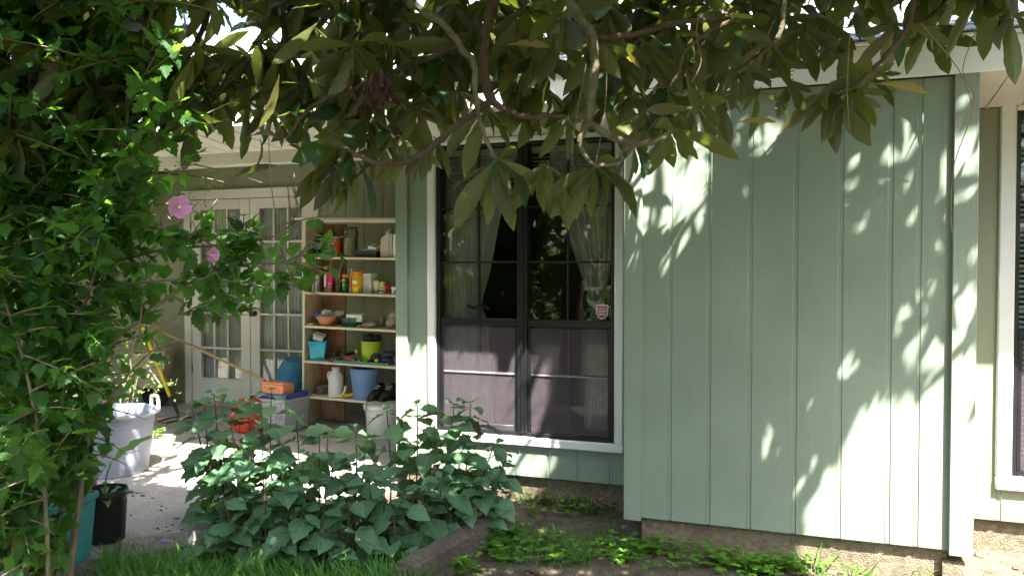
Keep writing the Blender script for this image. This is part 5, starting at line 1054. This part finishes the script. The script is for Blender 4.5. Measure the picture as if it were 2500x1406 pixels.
# ------------------------------------------------------------------ broad leaved shrubs in the bed
def bshrub(label, stems_, seed, lo_leaf=.165):
    r2 = random.Random(seed); base = onZ(stems_[0][0], 1360, 0); root = thing('broadleaf_shrub', label, 'shrub', (base.x, base.y, 0)); lf = []
    for (px, py, d, bx) in stems_:
        top = at(px, py, d); bt = at(bx, 1300, d+r2.uniform(-.05, .05)); bt.z = 0
        q = [Vector(v) for v in spline([tuple(bt), tuple(bt.lerp(top, .5)+Vector((r2.uniform(-.03, .03), r2.uniform(-.03, .03), 0))), tuple(top)], 7)]
        MB().tube([v-root.location for v in q], [.006-.004*i/len(q) for i in range(len(q))], 6).build('stem', M['stem'], root)
        ht = top.z; z = ht; rot = r2.uniform(0, 3.14); lev = 0
        while z > .03:
            k_ = min(1, (z)/(ht)); f = k_*(len(q)-1); i = min(len(q)-2, int(f)); c = q[i].lerp(q[i+1], f-i); rot += math.pi/2 + r2.uniform(-.3, .3)
            sz = (.07 if lev == 0 else .12 if lev == 1 else lo_leaf+r2.uniform(-.025, .035))
            for s in (0, math.pi):
                if lev > 1 and r2.random() < .12: continue
                pit = r2.uniform(.25, .6) if lev == 0 else r2.uniform(-.45, .25); a = rot+s+r2.uniform(-.25, .25); d_ = Vector((math.cos(a), math.sin(a), pit)); p0 = c + d_.normalized()*(.012 if lev < 2 else .03)
                up_ = Vector((r2.uniform(-.3, .3), r2.uniform(-.55, .05) - (.3 if z < ht*.75 else 0), 1))
                lf.append((r2.randrange(4), lm(p0, d_, up_, sz*r2.uniform(.8, 1.15), r2.uniform(.9, 1.15), r2.uniform(-.25, .25))))
                if lev > 1:
                    MB_pet.tube([c-root.location, p0-root.location+d_*.02], .0018, 4)
            z -= (.035 if lev == 0 else .06 if lev < 3 else .075)*r2.uniform(.85, 1.2); lev += 1
    return root, lf
def bs(label, stems_, seed):
    global MB_pet
    MB_pet = MB(); root, lf = bshrub(label, stems_, seed); MB_pet.build('petioles', M['stem'], root)['kind'] = 'stuff'; leaf_objs(tp_brd, lf, M['broad'], root, cap=300)
bs('broad leaved shrub at the left end of the bed beside the patio', [(522, 960, 4.55, 560), (500, 992, 4.6, 540), (601, 985, 4.7, 610), (560, 1010, 4.5, 570), (470, 1000, 4.6, 530), (540, 1070, 4.3, 560), (610, 1090, 4.25, 620), (505, 1110, 4.3, 545), (580, 1160, 4.15, 590), (640, 1040, 4.4, 640), (545, 1210, 4.1, 560), (620, 1225, 4.1, 620), (650, 1130, 4.2, 650), (520, 1280, 4.1, 540), (590, 1290, 4.1, 600)], 3)
bs('broad leaved shrub in the middle of the bed behind the grass', [(663, 955, 4.6, 680), (724, 1024, 4.5, 730), (868, 1045, 4.6, 860), (800, 1060, 4.6, 800), (690, 1160, 4.15, 700), (740, 1110, 4.3, 740), (810, 1120, 4.3, 810), (870, 1130, 4.3, 870), (760, 1180, 4.15, 760), (810, 1295, 4.05, 820), (700, 1270, 4.05, 710), (900, 1170, 4.2, 900), (850, 1215, 4.1, 850), (740, 1240, 4.08, 745), (790, 1235, 4.1, 795), (870, 1300, 4.02, 875), (650, 1200, 4.1, 660), (890, 1090, 4.45, 890), (780, 1060, 4.5, 780)], 4)
bs('broad leaved shrub at the right end of the bed below the window', [(944, 1000, 4.55, 950), (1019, 990, 4.6, 1010), (1109, 982, 4.65, 1090), (1149, 985, 4.7, 1120), (1206, 1084, 4.6, 1160), (1228, 1130, 4.5, 1170), (1060, 1060, 4.5, 1050), (1000, 1080, 4.4, 1000), (1130, 1090, 4.45, 1110), (940, 1175, 4.2, 940), (960, 1255, 4.1, 965), (1080, 1170, 4.3, 1070), (1150, 1180, 4.35, 1120), (1100, 1240, 4.25, 1085), (1030, 1190, 4.25, 1030), (1200, 1200, 4.45, 1150), (1180, 1150, 4.4, 1140), (1220, 1180, 4.45, 1160), (980, 1200, 4.2, 985), (1090, 1120, 4.4, 1080)], 6)

# ------------------------------------------------------------------ climbing vine on the porch post, potted plants
VN = thing('climbing_vine', 'bright small leaved vine growing up around the white porch post', 'vine', (pp.x+.1, 4.95, PAT)); vl = []; vs_ = MB()
def vine_at(px, py, Y, n, rad, size=.035):
    c = onY(px, py, Y)
    for i in range(n):
        d = rv(1).normalized(); q = c + Vector((rr.gauss(0, rad), rr.gauss(0, rad*.6), rr.gauss(0, rad)))
        for j in range(4): vl.append((rr.randrange(2), lm(q + rv(.03), rv(1)+Vector((0, 0, .2)), Vector((0, -.3, 1))+rv(.5), size*rr.uniform(.7, 1.3), 1)))
for px, py, n, rad in ((350, 800, 16, .10), (340, 860, 22, .12), (360, 900, 14, .10), (330, 940, 16, .12), (300, 820, 14, .14), (285, 900, 14, .14), (370, 840, 8, .08), (395, 935, 5, .05), (430, 350, 22, .16), (470, 400, 22, .15), (440, 440, 20, .13), (400, 390, 22, .16), (500, 380, 14, .13), (350, 420, 20, .16), (300, 500, 14, .16), (450, 330, 12, .14), (490, 440, 7, .07)): vine_at(px, py, 5.0, n, rad)
for pts in ([(300, 1040), (320, 900), (300, 700), (320, 500), (400, 400), (480, 400)], [(310, 1040), (345, 900), (390, 935)], [(300, 1040), (330, 820), (370, 800)], [(310, 600), (350, 430), (440, 350)]):
    q = spline([tuple(onY(x, y, 5.0)) for x, y in pts], 5); MB().tube([Vector(v)-VN.location for v in q], .006, 6).build('stem', M['twig'], VN)
scatter('foliage', tp_sml, [(a, Matrix.Translation(-VN.location) @ m) for a, m in vl], M['vine'], VN)
t = thing('ginger_plant', 'single long pale green leaf on a stalk in the ribbed black pot', 'plant', POT1); tg = leaf_mesh('leaf', leaf_tpl(ser([(0, .01), (.1, .05), (.35, .11), (.65, .10), (.9, .04), (1, .002)], 9, .04), .3, .5, .3), M['ginger'])
b1 = at(270, 1130, pix(POT1)[2]) - POT1; MB().tube(spline([(0, .0, 0), tuple(b1*.5+Vector((-.015, 0, 0))), tuple(b1)], 5), .004, 6).build('stalk', M['greenstem'], t)
o = link_mesh('leaf', tg, None, t); e1 = at(348, 1052, pix(POT1)[2]-.02) - POT1; o.matrix_basis = lm(b1, e1-b1, Vector((-.3, -.7, .6)), (e1-b1).length*1.08, 1.2)
for i in range(9):
    a = i*.8; d = Vector((math.cos(a), math.sin(a), rr.uniform(.15, .7))); o = link_mesh('leaf', tg, None, t); o.matrix_basis = lm(Vector((d.x*.02, d.y*.02, .0)), d, Vector((0, 0, 1)), rr.uniform(.12, .2), 1)
for nm, lab, pos, n, s in (('potted_plant', 'leafy plant drooping over the teal planter', POT2, 26, .11), ('potted_plant', 'leafy plant in the half hidden black pot', POT3, 20, .11), ('potted_plant', 'small yellow green plant in the low pale dish', POT4, 22, .05)):
    t = thing(nm, lab, 'plant', pos); mm = leaf_mesh('leaf', tp_hib[1], M['hib' if s > .1 else 'vine'])
    for i in range(n):
        a = i*2.4; h_ = rr.uniform(.0, 1)*s*1.4; d = Vector((math.cos(a), math.sin(a), rr.uniform(-.1, .7))); o = link_mesh('leaf', mm, None, t); o.matrix_basis = lm(Vector((math.cos(a)*s*.2, math.sin(a)*s*.2, h_)), d, Vector((0, 0, 1)), s*rr.uniform(.8, 1.5), 1)
    MB().tube([(0, 0, -.01), (.005, .003, s*.7), (0, 0, s*1.5)], .003, 5).build('stem', M['greenstem'], t)

# ------------------------------------------------------------------ grass, clover, litter
tp_gr = []
for a in (.5, 1.1, 1.7, .2): tp_gr.append(leaf_tpl([(0, .022), (.35, .024), (.7, .016), (1, .001)], .4, a, 0, .3))
gm = []; cm = []
def grass_patch(n, fn, ln, lst=gm):
    k_ = 0
    while k_ < n:
        q = fn()
        if q is None: continue
        a = rr.uniform(0, 6.28); tilt = rr.uniform(.9, 2.8); q = Vector((q.x, q.y, ground_z(q.x, q.y)-.004)); lst.append((rr.randrange(4), lm(q, Vector((math.cos(a), math.sin(a), tilt)), Vector((-math.cos(a), -math.sin(a), .5)), ln*rr.uniform(.45, 1.3), rr.uniform(.7, 1.3)))); k_ += 1
def g_left():
    x = rr.uniform(250, 1040); y = rr.uniform(1330, 1480)
    if y < 1375 - 30*math.sin(x*.013) - 18*rr.random() + (25 if 780 < x < 950 else 0): return None
    return onZ(x, y, 0)
grass_patch(6000, g_left, .165)
def g_dense():
    x = rr.gauss(1340, 110); y = rr.gauss(1335, 24)
    return onZ(x, min(1440, y), 0) if 1180 < x < 1580 and y > 1285 else None
grass_patch(1500, g_dense, .075)
for cx, cy, n, s in ((1395, 1222, 60, .12), (1275, 1205, 30, .12), (1330, 1215, 26, .09), (1440, 1235, 60, .13), (1500, 1245, 30, .1), (1405, 1355, 34, .13), (1420, 1180, 20, .08), (1480, 1290, 30, .11), (1990, 1385, 10, .16), (1960, 1380, 14, .12), (1835, 1380, 14, .14), (1700, 1320, 8, .14), (1300, 1240, 20, .1), (2120, 1390, 12, .16), (2230, 1395, 10, .14), (1230, 1330, 20, .12), (2080, 1400, 12, .2)):
    c = onZ(cx, cy+18, 0)
    grass_patch(n, lambda: Vector((c.x+rr.gauss(0, .022), c.y+rr.gauss(0, .022), 0)), s)
grass_patch(900, lambda: onZ(rr.uniform(1240, 2450), rr.uniform(1300, 1440), 0), .06)
scatter('grass', tp_gr, gm, M['grass']); tag(bpy.data.objects['grass'], 'long green grass along the front of the bed and house foot', 'grass', kind='stuff')
def clover(cx, cy, sx, sy, n):
    for i in range(n):
        q = onZ(rr.gauss(cx, sx), rr.gauss(cy, sy), 0)
        if q.y > YB+.0 and q.x > XBL: continue
        h_ = abs(rr.gauss(.035, .03))+.008; a = rr.uniform(0, 6.28); z0 = ground_z(q.x, q.y)
        for j in range(3):
            b = a+j*2.1; cm.append((0, lm(Vector((q.x, q.y, z0+h_)), Vector((math.cos(b), math.sin(b), rr.uniform(-.1, .5))), Vector((0, 0, 1)), rr.uniform(.014, .034), 1.9)))
for a in ((1660, 1352, 60, 8, 75), (1590, 1345, 25, 8, 60), (1780, 1378, 50, 8, 75), (1260, 1325, 40, 16, 80), (1210, 1345, 20, 12, 50), (1720, 1395, 90, 10, 40), (1530, 1360, 40, 14, 80), (1340, 1370, 70, 10, 50), (1130, 1390, 24, 10, 60), (1890, 1395, 60, 8, 120), (1380, 1240, 80, 20, 80)): clover(*a)
scatter('clover', [leaf_tpl([(0, .05), (.4, .22), (.8, .28), (1, .1)], .15, .2)], cm, M['clover']); tag(bpy.data.objects['clover'], 'bright clover and low weeds along the foundation', 'weeds', kind='stuff')
# fallen leaves and twigs
labs = ['dead brown leaf lying on bare soil in front of the bump-out', 'curled brown leaf on the soil near the timber', 'brown leaf on the soil right of the clover', 'pale dead leaf on the soil under the window']
for i, (x, y, ln) in enumerate(((1275, 1392, .14), (1225, 1300, .10), (1950, 1400, .09), (1470, 1330, .08))):
    q = onZ(x, y, .03); o = tag(link_mesh('fallen_leaf', dms[i % 3]), labs[i], 'dead leaf', 'leaves fallen on the soil'); o.matrix_basis = lm(q, Vector((1, .2*(i-1), .05)), Vector((0, -.2, 1)), ln)
for i in range(26):
    x, y = rr.uniform(290, 520), rr.uniform(1190, 1335); q = onZ(x, y, PAT+.006); o = tag(link_mesh('fallen_leaf', dms[i % 3]), 'small dark dead leaf scattered on the patio concrete', 'dead leaf', 'small dead leaves on the patio'); a = rr.uniform(0, 6.28)
    o.matrix_basis = lm(q, Vector((math.cos(a), math.sin(a), 0)), Vector((0, 0, 1)), rr.uniform(.02, .05), 1.3)
q = onZ(405, 1326, PAT); t = thing('fallen_flower', 'closed purple flower fallen on the patio', 'flower', q, (0, 0, R(20))); MB().lathe([(0, -.03), (.009, -.02), (.012, 0), (.010, .02), (.004, .034), (0, .035)], 10, T(0, 0, .011, 0, R(90))).build('petals', M['purple'], t)
pc = MB()
for i in range(320):
    q = Vector((rr.uniform(-1.9, 2.3), rr.uniform(2.9, 4.85), 0)); z = ground_z(q.x, q.y); s = abs(rr.gauss(.006, .006))+.003
    pc.lathe([(0, -s*.5), (s, -s*.2), (s*.8, s*.5), (0, s*.7)], 6, T(q.x, q.y, z, rr.uniform(0, 1), 0, rr.uniform(0, 6)))
o = pc.build('soil_crumbs', M['soil'], None, smooth=False); tag(o, 'small clods and pebbles on the bare soil', 'gravel', kind='stuff')
rb_ = MB()
for i in range(150):
    px = rr.gauss(1430, 55); q = onY(px, 1215+rr.uniform(-4, 14)+ (px-1400)*.08, YW+.03); s = rr.uniform(.006, .018)
    rb_.lathe([(0, -s), (s*.8, -s*.5), (s, .2*s), (s*.5, s*.8), (0, s)], 7, T(q.x, q.y+rr.uniform(-.03, .0), q.z, rr.uniform(0, 3), rr.uniform(0, 3), 0))
o = rb_.build('rubble', M['conc'], None, smooth=False); tag(o, 'crumbled concrete at the foot of the window wall foundation', 'rubble', kind='stuff')

# ------------------------------------------------------------------ woods across the garden, seen reflected in the glass
wm = []
for i in range(15000):
    a = R(rr.uniform(150, 395)); r_ = rr.uniform(8.5, 14); z = abs(rr.gauss(2.5, 2.6)) if rr.random() < .6 else rr.uniform(0, 8)
    if r_ < 9.5 and z > 6: continue
    q = Vector((math.cos(a)*r_, math.sin(a)*r_, z)); wm.append((rr.randrange(2), lm(q, rv(1), rv(1), rr.uniform(.25, .55), 1.6)))
scatter('woods', tp_sml, wm, M['wood_far']); tag(bpy.data.objects['woods'], 'dark woods across the garden reflected in the window glass', 'woods', kind='stuff')
